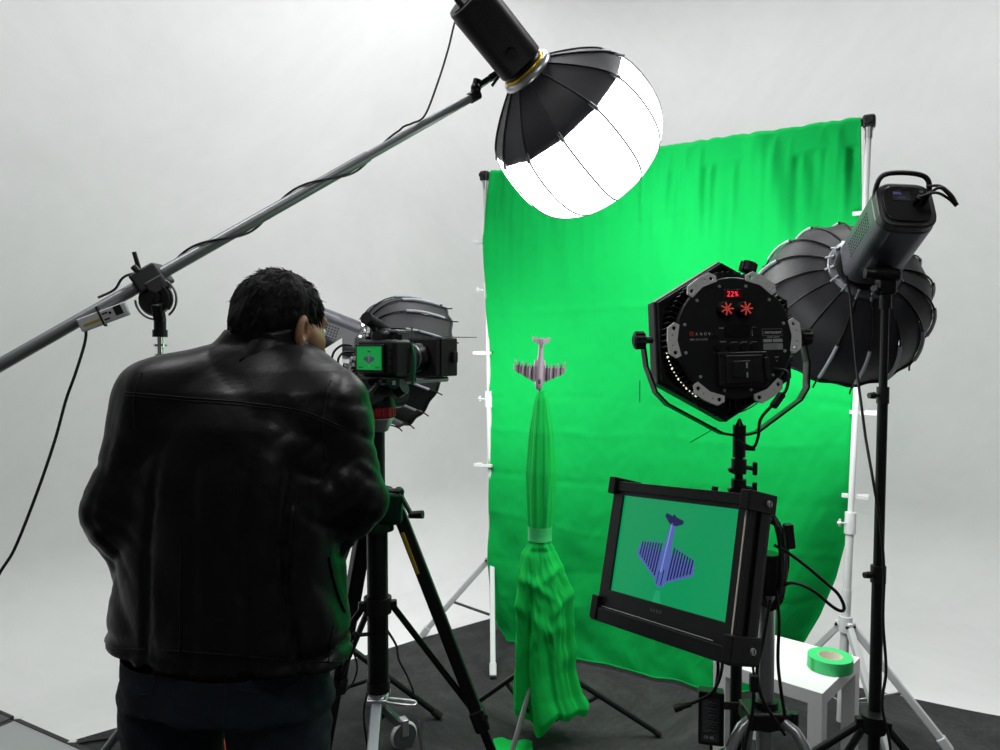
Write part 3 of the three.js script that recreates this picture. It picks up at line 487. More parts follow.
  part('spigot', [cyl(top, V(top.x, top.y - 0.1, top.z), 0.009), cyl(V(top.x, top.y - 0.025, top.z), V(top.x, top.y - 0.032, top.z), 0.02), cyl(V(top.x, top.y - 0.055, top.z), V(top.x, top.y - 0.1, top.z), 0.017)], M.chrome, s);
  part('column', [cyl(V(top.x, 0.06, top.z), V(top.x, top.y - 0.09, top.z), 0.0175)], M.alu, s);
  standLegs(s, V(top.x, 0, top.z), 0.6, [V(top.x + 0.35, 0, top.z - 0.35), V(top.x - 0.48, 0, top.z - 0.1), V(top.x + 0.12, 0, top.z + 0.45)], 0.014, M.greyMetal, M.rubber, 0.2);
  // the cable winding along the boom
  const cp = [P(474, 14, 2.72), P(464, 11, 2.72), P(456, 19, 2.71), P(448, 50, 2.7), P(438, 82, 2.69), P(425, 115, 2.68)], up = V(0, 0, 1).cross(du).normalize(), zz = du.clone().cross(up);
  for (let i = 0; i <= 66; i++) { const f = i / 66, q = at(mix(414, 168, f)), a = 0.9 - f * TAU * 2.35, r = 0.0235 + (f < 0.04 ? 0.004 : 0); cp.push(q.addScaledVector(up, Math.cos(a) * r).addScaledVector(zz, Math.sin(a) * r)); }
  cp.push(at(140).addScaledVector(up, 0.036).add(V(0, 0.0, 0.03)), at(120).addScaledVector(up, 0.024).addScaledVector(zz, 0.01), at(104).addScaledVector(up, 0.026).addScaledVector(zz, 0.012));
  single('lamp_cable', tube(cp, 0.0038, 7, 420), M.cable, 'black cable wound around the boom arm up to the lantern lamp', 'cable');
  // ballast box strapped to the boom
  const bc = P(104, 317, 2.19), bF = new THREE.Matrix4().makeBasis(P(127, 308, 2.2).sub(P(82, 325, 2.17)).normalize(), up, zz).setPosition(bc);
  { const x = P(127, 308, 2.2).sub(P(82, 325, 2.17)).normalize(), z = x.clone().cross(V(0, 1, 0)).normalize(), y = z.clone().cross(x); bF.makeBasis(x, y, z).setPosition(bc); }
  const w = thing('wireless_controller', 'small white control box strapped to the boom arm', 'control box', bc);
  part('case', rbox(bF, 0, 0, 0, 0.138, 0.04, 0.024, 0.004), M.labelWhite, w);
  part('label_strip', rbox(bF, -0.03, -0.004, 0.0125, 0.055, 0.007, 0.001, 0.0003, 1), M.yellowTag, w, 'yellow printed strip');
  part('display', rbox(bF, 0.045, 0.003, 0.0125, 0.022, 0.027, 0.002, 0.0005, 1), M.blackPlastic, w);
  part('button', cyl(V(0.022, 0.004, 0.012).applyMatrix4(bF), V(0.022, 0.004, 0.0145).applyMatrix4(bF), 0.004), M.blackPlastic, w);
  for (const y of [0.008, -0.01]) part('slot', rbox(bF, 0.008, y, 0.0125, 0.016, 0.005, 0.0015, 0.0004, 1), M.blackPlastic, w);
  part('strap', [rbox(bF, -0.006, 0.004, 0, 0.006, 0.062, 0.028, 0.002)], M.rubber, w);
  const c1 = V(-0.06, -0.02, 0).applyMatrix4(bF);
  single('power_lead', tube([c1.clone().add(V(0, 0.012, 0)), c1.clone().add(V(-0.004, -0.03, 0)), P(76, 372, 2.16), P(66, 400, 2.15), P(55, 440, 2.13), P(38, 490, 2.1), P(15, 548, 2.08), P(-8, 592, 2.05), P(-30, 700, 2.0), P(-50, 860, 1.95)], 0.0042, 7, 120), M.cable, 'black power lead dangling from the small control box', 'cable');
}

// ---------------------------------------------------------------- lamp with softbox on the right, its stand and cable
{
  const AX = V(0.04, -0.5, -0.86).normalize(), ring = P(864, 269, 2.4), F = frame(ring, AX, V(0, 1, 0)), back = ring.clone().addScaledVector(AX, -0.31);
  const t = thing('softbox_lamp', 'black domed softbox lamp aimed down at the backdrop above the tape roll', 'lamp', ring, 'softbox lamps');
  softbox(t, F, 0.288, 0.26, 0.1, 16);
  const B = frame(back, AX, V(0.06, 1, 0)); lampBarrel(t, B, 0.15, 0.305, M.gunmetal);
  part('carry_handle', tube([V(-0.07, 0.03, 0.04), V(-0.073, 0.065, 0.0), V(-0.055, 0.09, -0.018), V(0, 0.097, -0.022), V(0.055, 0.09, -0.018), V(0.073, 0.065, 0.0), V(0.07, 0.03, 0.04)].map((p) => p.applyMatrix4(B)), 0.0075, 8, 40), M.blackPlastic, t);
  const cv = document.createElement('canvas'); cv.width = 128; cv.height = 96; const g = cv.getContext('2d'); g.fillStyle = '#04040c'; g.fillRect(0, 0, 128, 96); g.fillStyle = '#8f92ff'; g.font = 'bold 30px sans-serif'; g.fillText('68%', 8, 38); g.font = '20px sans-serif'; g.fillText('5600K', 40, 76); 
  const tx = new THREE.CanvasTexture(cv); tx.colorSpace = THREE.SRGBColorSpace;
  const pg = new THREE.PlaneGeometry(0.05, 0.036); pg.rotateY(Math.PI); pg.translate(0.012, 0.028, -0.0042); pg.applyMatrix4(B);
  part('display', pg, std('#000000', 0.3, 0, { emissive: new THREE.Color(1, 1, 1), emissiveMap: tx, emissiveIntensity: 0.35 }), t, 'small blue lit display');
  part('rear_knob', [cyl(V(-0.03, 0.012, 0).applyMatrix4(B), V(-0.03, 0.012, -0.02).applyMatrix4(B), 0.009, 0.009, 10), cyl(V(-0.052, 0.018, 0).applyMatrix4(B), V(-0.052, 0.018, -0.03).applyMatrix4(B), 0.008), cyl(V(-0.04, 0.035, 0).applyMatrix4(B), V(-0.04, 0.035, -0.015).applyMatrix4(B), 0.006)], M.blackPlastic, t);
  part('rear_cable', [tube([V(-0.052, 0.018, -0.028), V(-0.07, 0.02, -0.05), V(-0.095, 0.01, -0.04), V(-0.125, -0.01, -0.02)].map((p) => p.applyMatrix4(B)), 0.0045), tube([V(-0.03, 0.012, -0.018), V(-0.06, 0.006, -0.045), V(-0.1, 0.0, -0.03), V(-0.125, -0.012, -0.015)].map((p) => p.applyMatrix4(B)), 0.004), tube([V(-0.06, 0.06, -0.01), V(-0.085, 0.045, -0.03), V(-0.11, 0.015, -0.03), V(-0.128, -0.012, -0.018)].map((p) => p.applyMatrix4(B)), 0.004)], M.cable, t);
  part('yoke', [bar(V(0.0, -0.086, 0.2).applyMatrix4(B), V(0, -0.13, 0.16).applyMatrix4(B), 0.05, 0.03, V(1, 0, 0)), cyl(V(-0.03, -0.12, 0.17).applyMatrix4(B), V(0.04, -0.12, 0.17).applyMatrix4(B), 0.018), cyl(V(0.04, -0.12, 0.17).applyMatrix4(B), V(0.065, -0.12, 0.17).applyMatrix4(B), 0.02, 0.016, 10)], M.blackMetal, t);
  areaLamp(t, ring.clone().addScaledVector(AX, 0.275), AX, 0.42, SOFTBOX[1]);
  const base = P(873, 740, 2.2); base.y = 0; const top = P(885.5, 292, 2.24);
  const s = thing('light_stand', 'black light stand carrying the softbox beside the white table', 'stand', base);
  const at = (h) => base.clone().lerp(top, h / top.y);
  part('pole', cyl(at(0.08), at(0.98), 0.0175), M.blackMetal, s); part('pole', cyl(at(0.95), at(1.5), 0.0148), M.blackMetal, s); part('pole', cyl(at(1.48), top, 0.0122), M.blackMetal, s);
  for (const [h, r] of [[0.97, 0.022], [1.5, 0.018]]) { const c = at(h); part('collar', cyl(at(h - 0.025), at(h + 0.025), r), M.blackPlastic, s); part('knob', [cyl(c, c.clone().add(V(-0.035, 0, 0.01)), 0.005), cyl(c.clone().add(V(-0.03, 0, 0.009)), c.clone().add(V(-0.048, 0.0, 0.013)), 0.011, 0.009, 8)], M.blackPlastic, s); }
  part('spigot_clamp', [cyl(top.clone().add(V(0, -0.05, 0)), top, 0.018), rbox(frame(top, V(0, 0, 1)), 0, 0.015, 0, 0.05, 0.05, 0.045, 0.01), cyl(top.clone().add(V(-0.02, 0.0, 0)), top.clone().add(V(-0.045, 0.01, 0.02)), 0.01)], M.blackMetal, s);
  standLegs(s, base, 0.545, [V(base.x - 0.7, 0, base.z - 0.12), V(base.x + 0.46, 0, base.z + 0.3), V(base.x + 0.06, 0, base.z - 0.5)], 0.0115, M.blackMetal, M.rubber, 0.22);
  single('softbox_cable', tube([P(846, 276, 2.28), P(850, 296, 2.3), P(853, 330, 2.3), P(857, 372, 2.3), P(862, 410, 2.27), P(866, 440, 2.25), P(873, 480, 2.2), P(881, 530, 2.17), P(884, 575, 2.16), P(883, 620, 2.15), P(886, 670, 2.14), P(882, 705, 2.13), P(890, 745, 2.12), P(896, 800, 2.1)], 0.0042, 7, 140), M.cable, 'black cable hanging beside the softbox light stand', 'cable');
}

// ---------------------------------------------------------------- lamp with softbox behind the video camera
{
  const AX = V(0.8, -0.33, -0.48).normalize(), ring = P(357, 343, 3.3), F = frame(ring, AX, V(0, 1, 0)), back = ring.clone().addScaledVector(AX, -0.335);
  const t = thing('softbox_lamp', 'black domed softbox lamp behind the video camera, beyond the cameraman', 'lamp', ring, 'softbox lamps');
  softbox(t, F, 0.292, 0.31, 0.1, 16);
  const B = frame(back, AX, V(0, 1, 0)); lampBarrel(t, B, 0.165, 0.33, M.gunmetal);
  part('reflector_ring', lathe(F, [[0.085, -0.05], [0.1, -0.03], [0.105, 0], [0.098, 0.01], [0.08, 0.01]], 30), M.chrome, t);
  part('yoke', [bar(V(0.0, -0.084, 0.2).applyMatrix4(B), V(0, -0.13, 0.18).applyMatrix4(B), 0.05, 0.03, V(1, 0, 0)), cyl(V(-0.03, -0.12, 0.18).applyMatrix4(B), V(0.04, -0.12, 0.18).applyMatrix4(B), 0.018)], M.blackMetal, t);
  areaLamp(t, ring.clone().addScaledVector(AX, 0.325), AX, 0.42, SOFTBOX[0]);
  const m = V(0, -0.125, 0.18).applyMatrix4(B), base = V(m.x, 0, m.z);
  const s = thing('light_stand', 'black light stand behind the cameraman, its leg reaching the carpet by the tripod', 'stand', base);
  part('pole', [cyl(V(base.x, 0.06, base.z), V(base.x, 0.8, base.z), 0.0175), cyl(V(base.x, 0.78, base.z), m, 0.014)], M.blackMetal, s);
  collar(V(base.x, 0.8, base.z), 0.022, 0.05, M.blackPlastic, s, V(1, 0, 0));
  standLegs(s, base, 0.42, [H(440, 720), V(base.x - 0.42, 0, base.z + 0.2), V(base.x - 0.1, 0, base.z - 0.45)], 0.0135, M.blackMetal, M.rubber, 0.13);
  // silver wheeled stand base on the carpet
  const wb = H(377, 752), w = thing('roller_stand', 'silver wheeled stand base on the carpet behind the tripod column', 'stand', wb);
  const y0 = P(377, 690, -wb.z).y, y1 = P(377, 728, -wb.z).y;
  part('column', [cyl(V(wb.x, y1, wb.z - 0.03), V(wb.x, 0.72, wb.z - 0.03), 0.028)], M.blackMetal, w);
  part('socket', [lathe(new THREE.Matrix4().makeRotationX(-Math.PI / 2).setPosition(wb.x, y0 - 0.07, wb.z - 0.03), [[0.03, 0], [0.042, 0.02], [0.042, 0.11], [0.036, 0.12], [0.03, 0.11]], 20), rbox(null, wb.x, y0 - 0.08, wb.z - 0.03, 0.085, 0.03, 0.075, 0.006)], M.alu, w);
  part('leg', [bar(V(wb.x, y0 - 0.09, wb.z), V(wb.x + 0.03, 0.07, wb.z + 0.33), 0.032, 0.046, V(0, 1, 0))], M.greyMetal, w);
  part('leg', [bar(V(wb.x, y0 - 0.09, wb.z - 0.03), V(wb.x - 0.05, 0.08, wb.z - 0.36), 0.032, 0.04, V(0, 1, 0))], M.greyMetal, w);
  part('leg', [bar(V(wb.x, y0 - 0.09, wb.z - 0.03), V(wb.x + 0.09, 0.1, wb.z - 0.03), 0.032, 0.04, V(0, 1, 0))], M.greyMetal, w);
  for (const [x, z] of [[0.105, -0.03], [-0.055, -0.39], [0.035, 0.36]]) { const c = V(wb.x + x, 0.055, wb.z + z), a = V(0.5, 0, 0.85).normalize(); const wh = part('wheel', [cyl(c.clone().addScaledVector(a, -0.014), c.clone().addScaledVector(a, 0.014), 0.05, 0.05, 28)], M.greyMetal, w); part('tyre', [(() => { const g = new THREE.TorusGeometry(0.046, 0.012, 8, 28); g.applyMatrix4(frame(c, a)); return g; })()], M.labelWhite, wh); part('fork', [rbox(frame(c, a), 0, 0.035, 0, 0.03, 0.07, 0.045, 0.005)], M.alu, w); }
  part('brake_lever', [tube([V(0.04, y0 - 0.075, 0.0), V(0.11, y0 - 0.07, 0.02), V(0.155, y0 - 0.072, 0.03), V(0.155, y0 - 0.078, 0.05), V(0.09, y0 - 0.078, 0.04), V(0.04, y0 - 0.08, 0.02)].map((p) => p.add(V(wb.x, 0, wb.z - 0.03))), 0.006, 6, 30, true)], M.alu, w);
}

// ---------------------------------------------------------------- round LED panel lamp in the middle, on a black stand
{
  const c = P(735, 338, 1.98), AX = V(-0.13, -0.1, -0.98).normalize(), F = frame(c, AX.clone().negate(), V(-0.02, 1, 0)); // local z towards the camera, x right
  const t = thing('led_panel_lamp', 'round black LED panel lamp with red lit knobs in front of the backdrop', 'lamp', c);
  const cv = document.createElement('canvas'); cv.width = cv.height = 1024; const g = cv.getContext('2d'); g.fillStyle = '#0f1111'; g.fillRect(0, 0, 1024, 1024);
  const tx = (s, x, y, px, col, b = '') => { g.fillStyle = col; g.font = b + ' ' + px + 'px sans-serif'; g.fillText(s, x, y); };
  g.fillStyle = '#c8452c'; g.fillRect(108, 452, 36, 36); g.strokeStyle = '#0b0d0d'; g.lineWidth = 5; g.beginPath(); g.moveTo(112, 456); g.lineTo(140, 484); g.moveTo(140, 456); g.lineTo(112, 484); g.stroke();
  ['A', 'N', 'O', 'V', 'A'].forEach((q, i) => tx(q, 160 + i * 38, 484, 32, '#f4f4f4'));
  tx('PRO', 108, 526, 20, '#e8e8e8', 'bold'); tx('ECO FLOOD', 160, 526, 20, '#f4f4f4');
  tx('CCT', 470, 302, 18, '#f4f4f4'); tx('POWER', 372, 432, 16, '#f4f4f4'); tx('DMX', 670, 432, 16, '#f4f4f4'); tx('REMOTE', 372, 548, 16, '#f4f4f4');
  g.strokeStyle = '#f4f4f4'; g.lineWidth = 3; for (const x of [470, 560, 650]) { g.beginPath(); g.moveTo(x, 548); g.lineTo(x + 60, 548); g.stroke(); tx('v', x - 8, 566, 18, '#f4f4f4'); tx('v', x + 4, 640, 18, '#f4f4f4'); }
  g.strokeStyle = '#f4f4f4'; g.strokeRect(668, 452, 42, 40); tx('E', 678, 484, 30, '#d8d8d8');
  g.strokeStyle = '#a8a8a8'; g.strokeRect(760, 440, 180, 56); tx('ROTOLIGHT', 786, 480, 26, '#f4f4f4', 'bold'); g.beginPath(); g.arc(773, 472, 9, 0, TAU); g.stroke(); tx('MODEL ANOVA', 800, 516, 17, '#f4f4f4');
  g.fillStyle = '#b9bbbd'; g.fillRect(764, 526, 80, 28); g.fillRect(852, 526, 88, 28); g.fillRect(764, 566, 176, 52); g.fillStyle = '#3a3a3a'; for (let i = 0; i < 5; i++) g.fillRect(772, 572 + i * 9, 120 + 40 * (i % 2), 3);
  tx('OUT', 862, 690, 20, '#f4f4f4'); tx('DC IN', 850, 800, 18, '#f4f4f4'); tx('v', 872, 722, 26, '#f4f4f4');
  const tex = new THREE.CanvasTexture(cv); tex.colorSpace = THREE.SRGBColorSpace; tex.anisotropy = 8;
  const R = 0.158;
  const disc = new THREE.CircleGeometry(R, 64); disc.translate(0, 0, 0.001); disc.applyMatrix4(F);
  part('control_panel', disc, std('#ffffff', 0.42, 0.1, { map: tex }), t);
  part('back_shell', lathe(F, [[0, -0.02], [R + 0.004, -0.02], [R + 0.004, -0.001], [R, 0.0006], [0, 0.0]], 64), M.blackPlastic, t);
  part('drum', lathe(F, [[0, -0.085], [0.152, -0.085], [0.152, -0.018], [0, -0.018]], 48), M.blackMatte, t);
  for (let i = 0; i < 72; i++) { const a = i / 72 * TAU, f = F.clone().multiply(new THREE.Matrix4().makeRotationZ(a)); part('cooling_fin', rbox(f, 0.166, 0, -0.048, 0.032, 0.0035, 0.062, 0.001, 1), M.blackMetal, t); }
  const oct = (r, n = 6, o = Math.PI / 2) => [...Array(n)].map((_, i) => [Math.cos(i / n * TAU + o) * r, Math.sin(i / n * TAU + o) * r]);
  const ring = poly(oct(0.214)); ring.holes.push(poly(oct(0.188)));
  part('front_frame', extr(F.clone().multiply(new THREE.Matrix4().makeTranslation(0, 0, -0.125)), ring, 0.045, 0.006), M.blackPlastic, t);
  const side = poly(oct(0.212)); side.holes.push(poly(oct(0.203))); part('frame_band', extr(F.clone().multiply(new THREE.Matrix4().makeTranslation(0, 0, -0.09)), side, 0.03, 0.001), M.blackMetal, t);
  part('rear_cover', lathe(F, [[0.15, -0.082], [0.172, -0.084], [0.186, -0.088], [0.186, -0.096], [0.15, -0.092]], 48), M.blackPlastic, t);
  part('glowing_face', lathe(F, [[0, -0.128], [0.184, -0.126]], 40), std('#ffffff', 0.5, 0, { emissive: new THREE.Color(1, 1, 1), emissiveIntensity: 2.2 }), t);
  for (let i = 0; i < 14; i++) { const a = Math.PI * (1.06 + i * 0.019), q = (r) => V(Math.cos(a) * r, Math.sin(a) * r, -0.03).applyMatrix4(F); part('light_slot', ball(q(0.181), 0.0018 + 0.0014 * (i % 3 === 1), 6), std('#fff8e0', 0.5, 0, { emissive: new THREE.Color(1, 0.95, 0.75), emissiveIntensity: 1.2 }), t); }
  for (let i = 0; i < 6; i++) {      // pale brackets with holes at the six corners
    const f = F.clone().multiply(new THREE.Matrix4().makeRotationZ(i / 6 * TAU + 0.02));
    const s = poly([[0.152, -0.04], [0.165, -0.046], [0.182, -0.034], [0.185, 0], [0.182, 0.034], [0.165, 0.046], [0.152, 0.04], [0.16, 0]]);
    for (const [x, y, r] of [[0.166, -0.032, 0.0065], [0.166, 0.032, 0.0065], [0.172, -0.014, 0.003], [0.172, 0.014, 0.003]]) { const h = new THREE.Path(); h.absarc(x, y, r, 0, TAU); s.holes.push(h); }
    part('bracket', extr(f.clone().multiply(new THREE.Matrix4().makeTranslation(0, 0, -0.004)), s, 0.006, 0.001), M.paleMetal, t);
  }
  for (let i = 0; i < 12; i++) { const a = i / 12 * TAU + 0.26, q = V(Math.cos(a) * 0.142, Math.sin(a) * 0.142, 0.001); part('screw', cyl(q.clone().applyMatrix4(F), q.clone().setZ(0.004).applyMatrix4(F), 0.0045, 0.0035, 10), M.bolt, t); }
  const cd = document.createElement('canvas'); cd.width = 192; cd.height = 72; const d = cd.getContext('2d'); d.fillStyle = '#1a0204'; d.fillRect(0, 0, 192, 72); d.fillStyle = '#ff3040'; d.font = 'bold 66px monospace'; d.fillText('22', 26, 60); d.font = 'bold 60px monospace'; d.fillText('%', 112, 58);
  const dt = new THREE.CanvasTexture(cd); dt.colorSpace = THREE.SRGBColorSpace;
  const dp = new THREE.PlaneGeometry(0.05, 0.021); dp.translate(0.0, 0.117, 0.0035); dp.applyMatrix4(F);
  const disp = part('display', rbox(F, 0, 0.117, 0.0012, 0.054, 0.025, 0.004, 0.001), M.blackPlastic, t); part('digits', dp, std('#000000', 0.3, 0, { emissive: new THREE.Color(1, 1, 1), emissiveMap: dt, emissiveIntensity: 1.6 }), disp, 'red lit digits');
  for (const x of [-0.027, 0.026]) { const q = V(x, 0.075, 0), k = part('dial', [cyl(q.clone().applyMatrix4(F), q.clone().setZ(0.022).applyMatrix4(F), 0.0225, 0.019, 24)], M.blackPlastic, t); const sp = []; for (let i = 0; i < 7; i++) { const f = F.clone().multiply(new THREE.Matrix4().makeTranslation(q.x, q.y, 0.0225)).multiply(new THREE.Matrix4().makeRotationZ(i / 7 * TAU)); sp.push(rbox(f, 0.0095, 0, 0, 0.016, 0.0034, 0.002, 0.0008, 1)); } part('glow_marks', sp, std('#7a1a14', 0.4, 0, { emissive: new THREE.Color(1, 0.09, 0.07), emissiveIntensity: 0.4 }), k); }
  for (const [x, w] of [[-0.055, 0.02], [0.06, 0.02]]) part('socket', rbox(F, x, 0.016, 0.002, w, 0.022, 0.005, 0.001), M.blackMatte, t);
  part('menu_screen', rbox(F, 0.005, 0.018, 0.0015, 0.07, 0.034, 0.003, 0.001), std('#060707', 0.15), t);
  for (const x of [-0.05, -0.015, 0.02, 0.05]) part('jack', [cyl(V(x, -0.024, 0).applyMatrix4(F), V(x, -0.024, 0.007).applyMatrix4(F), 0.0105, 0.0095, 16)], M.blackMetal, t);
  part('battery_plate', [rbox(F, 0.012, -0.084, 0.008, 0.135, 0.092, 0.018, 0.004), rbox(F, 0.012, -0.084, 0.019, 0.1, 0.074, 0.008, 0.003), rbox(F, 0.002, -0.084, 0.026, 0.05, 0.044, 0.008, 0.003), rbox(F, 0.073, -0.084, 0.02, 0.012, 0.06, 0.012, 0.003)], M.blackPlastic, t);
  for (const [x, y] of [[-0.048, -0.045], [-0.048, -0.122], [0.072, -0.045], [0.072, -0.122]]) part('screw', cyl(V(x, y, 0.016).applyMatrix4(F), V(x, y, 0.0195).applyMatrix4(F), 0.005, 0.004, 8), M.blackMetal, t);
  for (const y of [-0.075, -0.1]) part('contact_pin', rbox(F, 0.014, y, 0.031, 0.004, 0.014, 0.002, 0.0006, 1), M.bolt, t);
  // yoke, knobs
  const pts = [[-0.222, 0.0], [-0.224, -0.06], [-0.21, -0.125], [-0.185, -0.155], [-0.05, -0.232], [-0.02, -0.238], [0.02, -0.238], [0.05, -0.232], [0.185, -0.155], [0.21, -0.125], [0.224, -0.06], [0.222, 0]].map(([x, y]) => V(x * 1.03 - y * 0.13, y * 1.08, -0.07).applyMatrix4(F));
  const zc = V(0, 0, 1).transformDirection(F); const yk = []; for (let i = 1; i < pts.length; i++) { const e = pts[i].clone().sub(pts[i - 1]).normalize().multiplyScalar(0.002); yk.push(bar(pts[i - 1].clone().sub(e), pts[i].clone().add(e), 0.032, 0.006, zc)); }
  part('yoke', yk, M.blackMetal, t);
  const knob = (x, y, z, dx, dy) => { const a = V(x, y, z).applyMatrix4(F), b = V(x + dx, y + dy, z).applyMatrix4(F), e = b.clone().sub(a); const kn = part('clamp_knob', [cyl(a, a.clone().addScaledVector(e, 0.5), 0.009), cyl(a.clone().addScaledVector(e, 0.45), b, 0.021, 0.021, 10), cyl(b, b.clone().addScaledVector(e, 0.06), 0.017, 0.014, 10)], M.blackPlastic, t); for (let i = 0; i < 10; i++) { const q = i / 10 * TAU, n = e.clone().normalize(), u = V(0, 0, 1).cross(n).normalize(), v = n.clone().cross(u), p = a.clone().addScaledVector(e, 0.72).addScaledVector(u, Math.cos(q) * 0.021).addScaledVector(v, Math.sin(q) * 0.021); part('grip', cyl(p.clone().addScaledVector(e, -0.24), p.clone().addScaledVector(e, 0.24), 0.0035, 0.0035, 6), M.rubber, kn); } };
  knob(-0.205, 0.005, -0.06, -0.05, 0); knob(0.195, 0.005, -0.06, 0.05, 0); knob(0.06, 0.165, -0.05, 0.016, 0.045);
  // wire guard loop under the frame and the short lead
  part('safety_wire', [tube([V(-0.1, -0.16, -0.06), V(-0.06, -0.196, -0.07), V(0, -0.205, -0.08), V(0.08, -0.18, -0.08), V(0.15, -0.12, -0.08)].map((p) => p.applyMatrix4(F)), 0.0018, 5, 30)], M.greyMetal, t);
  part('barn_rod', [cyl(V(-0.09, -0.275, -0.12).applyMatrix4(F), V(-0.02, -0.235, -0.1).applyMatrix4(F), 0.0012, 0.0012, 5), cyl(V(-0.225, -0.1, -0.12).applyMatrix4(F), V(-0.228, -0.16, -0.12).applyMatrix4(F), 0.0012, 0.0012, 5)], M.blackMetal, t);
  part('lead', [tube([V(0.105, -0.085, 0.004), V(0.125, -0.095, 0.03), V(0.12, -0.14, 0.03), V(0.09, -0.175, 0.02), V(0.055, -0.215, 0.01), V(0.05, -0.262, 0.0), V(0.042, -0.29, -0.02), V(0.012, -0.268, -0.05)].map((p) => p.applyMatrix4(F)), 0.0042, 7, 60), rbox(F.clone().multiply(new THREE.Matrix4().makeTranslation(0.098, -0.168, 0.022)).multiply(new THREE.Matrix4().makeRotationZ(-0.7)), 0, 0, 0, 0.018, 0.045, 0.018, 0.004)], M.cable, t);
  areaLamp(t, c.clone().addScaledVector(AX, 0.145), AX, 0.3, ROUND_LED);
  // stand
  const top = V(0.032, -0.243, -0.07).applyMatrix4(F), base = V(top.x, 0, top.z), s = thing('light_stand', 'black light stand under the round LED lamp, running down behind the monitor', 'stand', base);
  part('pole', [cyl(V(top.x, 0.05, top.z), V(top.x, 0.95, top.z), 0.0155), cyl(V(top.x, 0.9, top.z), V(top.x, top.y - 0.03, top.z), 0.0115)], M.blackMetal, s);
  part('spigot_clamp', [cyl(V(top.x, top.y - 0.075, top.z), V(top.x, top.y + 0.012, top.z), 0.0175), cyl(V(top.x, top.y + 0.01, top.z), V(top.x, top.y + 0.03, top.z), 0.012, 0.003), cyl(V(top.x, top.y - 0.05, top.z), V(top.x + 0.04, top.y - 0.05, top.z + 0.01), 0.007)], M.blackMetal, s);
  for (const y of [1.265, 1.32]) { part('collar', cyl(V(top.x, y - 0.02, top.z), V(top.x, y + 0.02, top.z), 0.0205), M.blackPlastic, s); part('knob', [cyl(V(top.x, y, top.z), V(top.x + 0.035, y - 0.005, top.z + 0.01), 0.006), rbox(null, top.x + 0.04, y - 0.005, top.z + 0.01, 0.012, 0.036, 0.014, 0.004), cyl(V(top.x, y, top.z), V(top.x - 0.028, y - 0.012, top.z), 0.007)], M.blackPlastic, s); }
  standLegs(s, base, 0.5, [V(base.x - 0.3, 0, base.z - 0.4), V(base.x + 0.48, 0, base.z - 0.15), V(base.x - 0.12, 0, base.z + 0.48)], 0.011, M.blackMetal, M.rubber, 0.16);
}

// ---------------------------------------------------------------- monitor on a silver stand
function planeArt(g, cx, cy, s, rot, body, dark) {            // flat picture of the model plane for the screens
  g.save(); g.translate(cx, cy); g.rotate(rot); g.scale(s, s);
  g.fillStyle = body; g.beginPath(); g.moveTo(-10, -100); g.lineTo(10, -100); g.lineTo(13, -40); g.lineTo(24, 40); g.lineTo(18, 96); g.lineTo(0, 106); g.lineTo(-18, 96); g.lineTo(-24, 40); g.lineTo(-13, -40); g.closePath(); g.fill();
  g.beginPath(); g.moveTo(-38, -104); g.lineTo(-34, -114); g.lineTo(-8, -110); g.lineTo(-4, -118); g.lineTo(6, -110); g.lineTo(36, -106); g.lineTo(36, -96); g.lineTo(12, -84); g.lineTo(-12, -84); g.closePath(); g.fillStyle = dark; g.fill();
  for (const k of [-1, 1]) { g.fillStyle = body; g.beginPath(); g.moveTo(18 * k, 0); g.lineTo(110 * k, 6); g.lineTo(112 * k, 36); g.lineTo(20 * k, 86); g.closePath(); g.fill(); g.fillStyle = dark; for (let i = 0; i < 8; i++) { const x = 26 + i * 10.5; g.fillRect(k * x - 2.4, -22 + i * 2, 5.5, 98 - i * 8); } g.fillStyle = body; for (let i = 0; i < 8; i++) { const x = 31 + i * 10.5; g.fillRect(k * x - 1.6, -30 + i * 3, 3, 92 - i * 9); } }
  g.fillStyle = 'rgba(190,200,255,0.45)'; g.fillRect(-7, -90, 5, 150); g.fillStyle = dark; g.fillRect(4, 50, 4, 46); g.fillRect(-12, 56, 3, 40);
  g.restore();
}
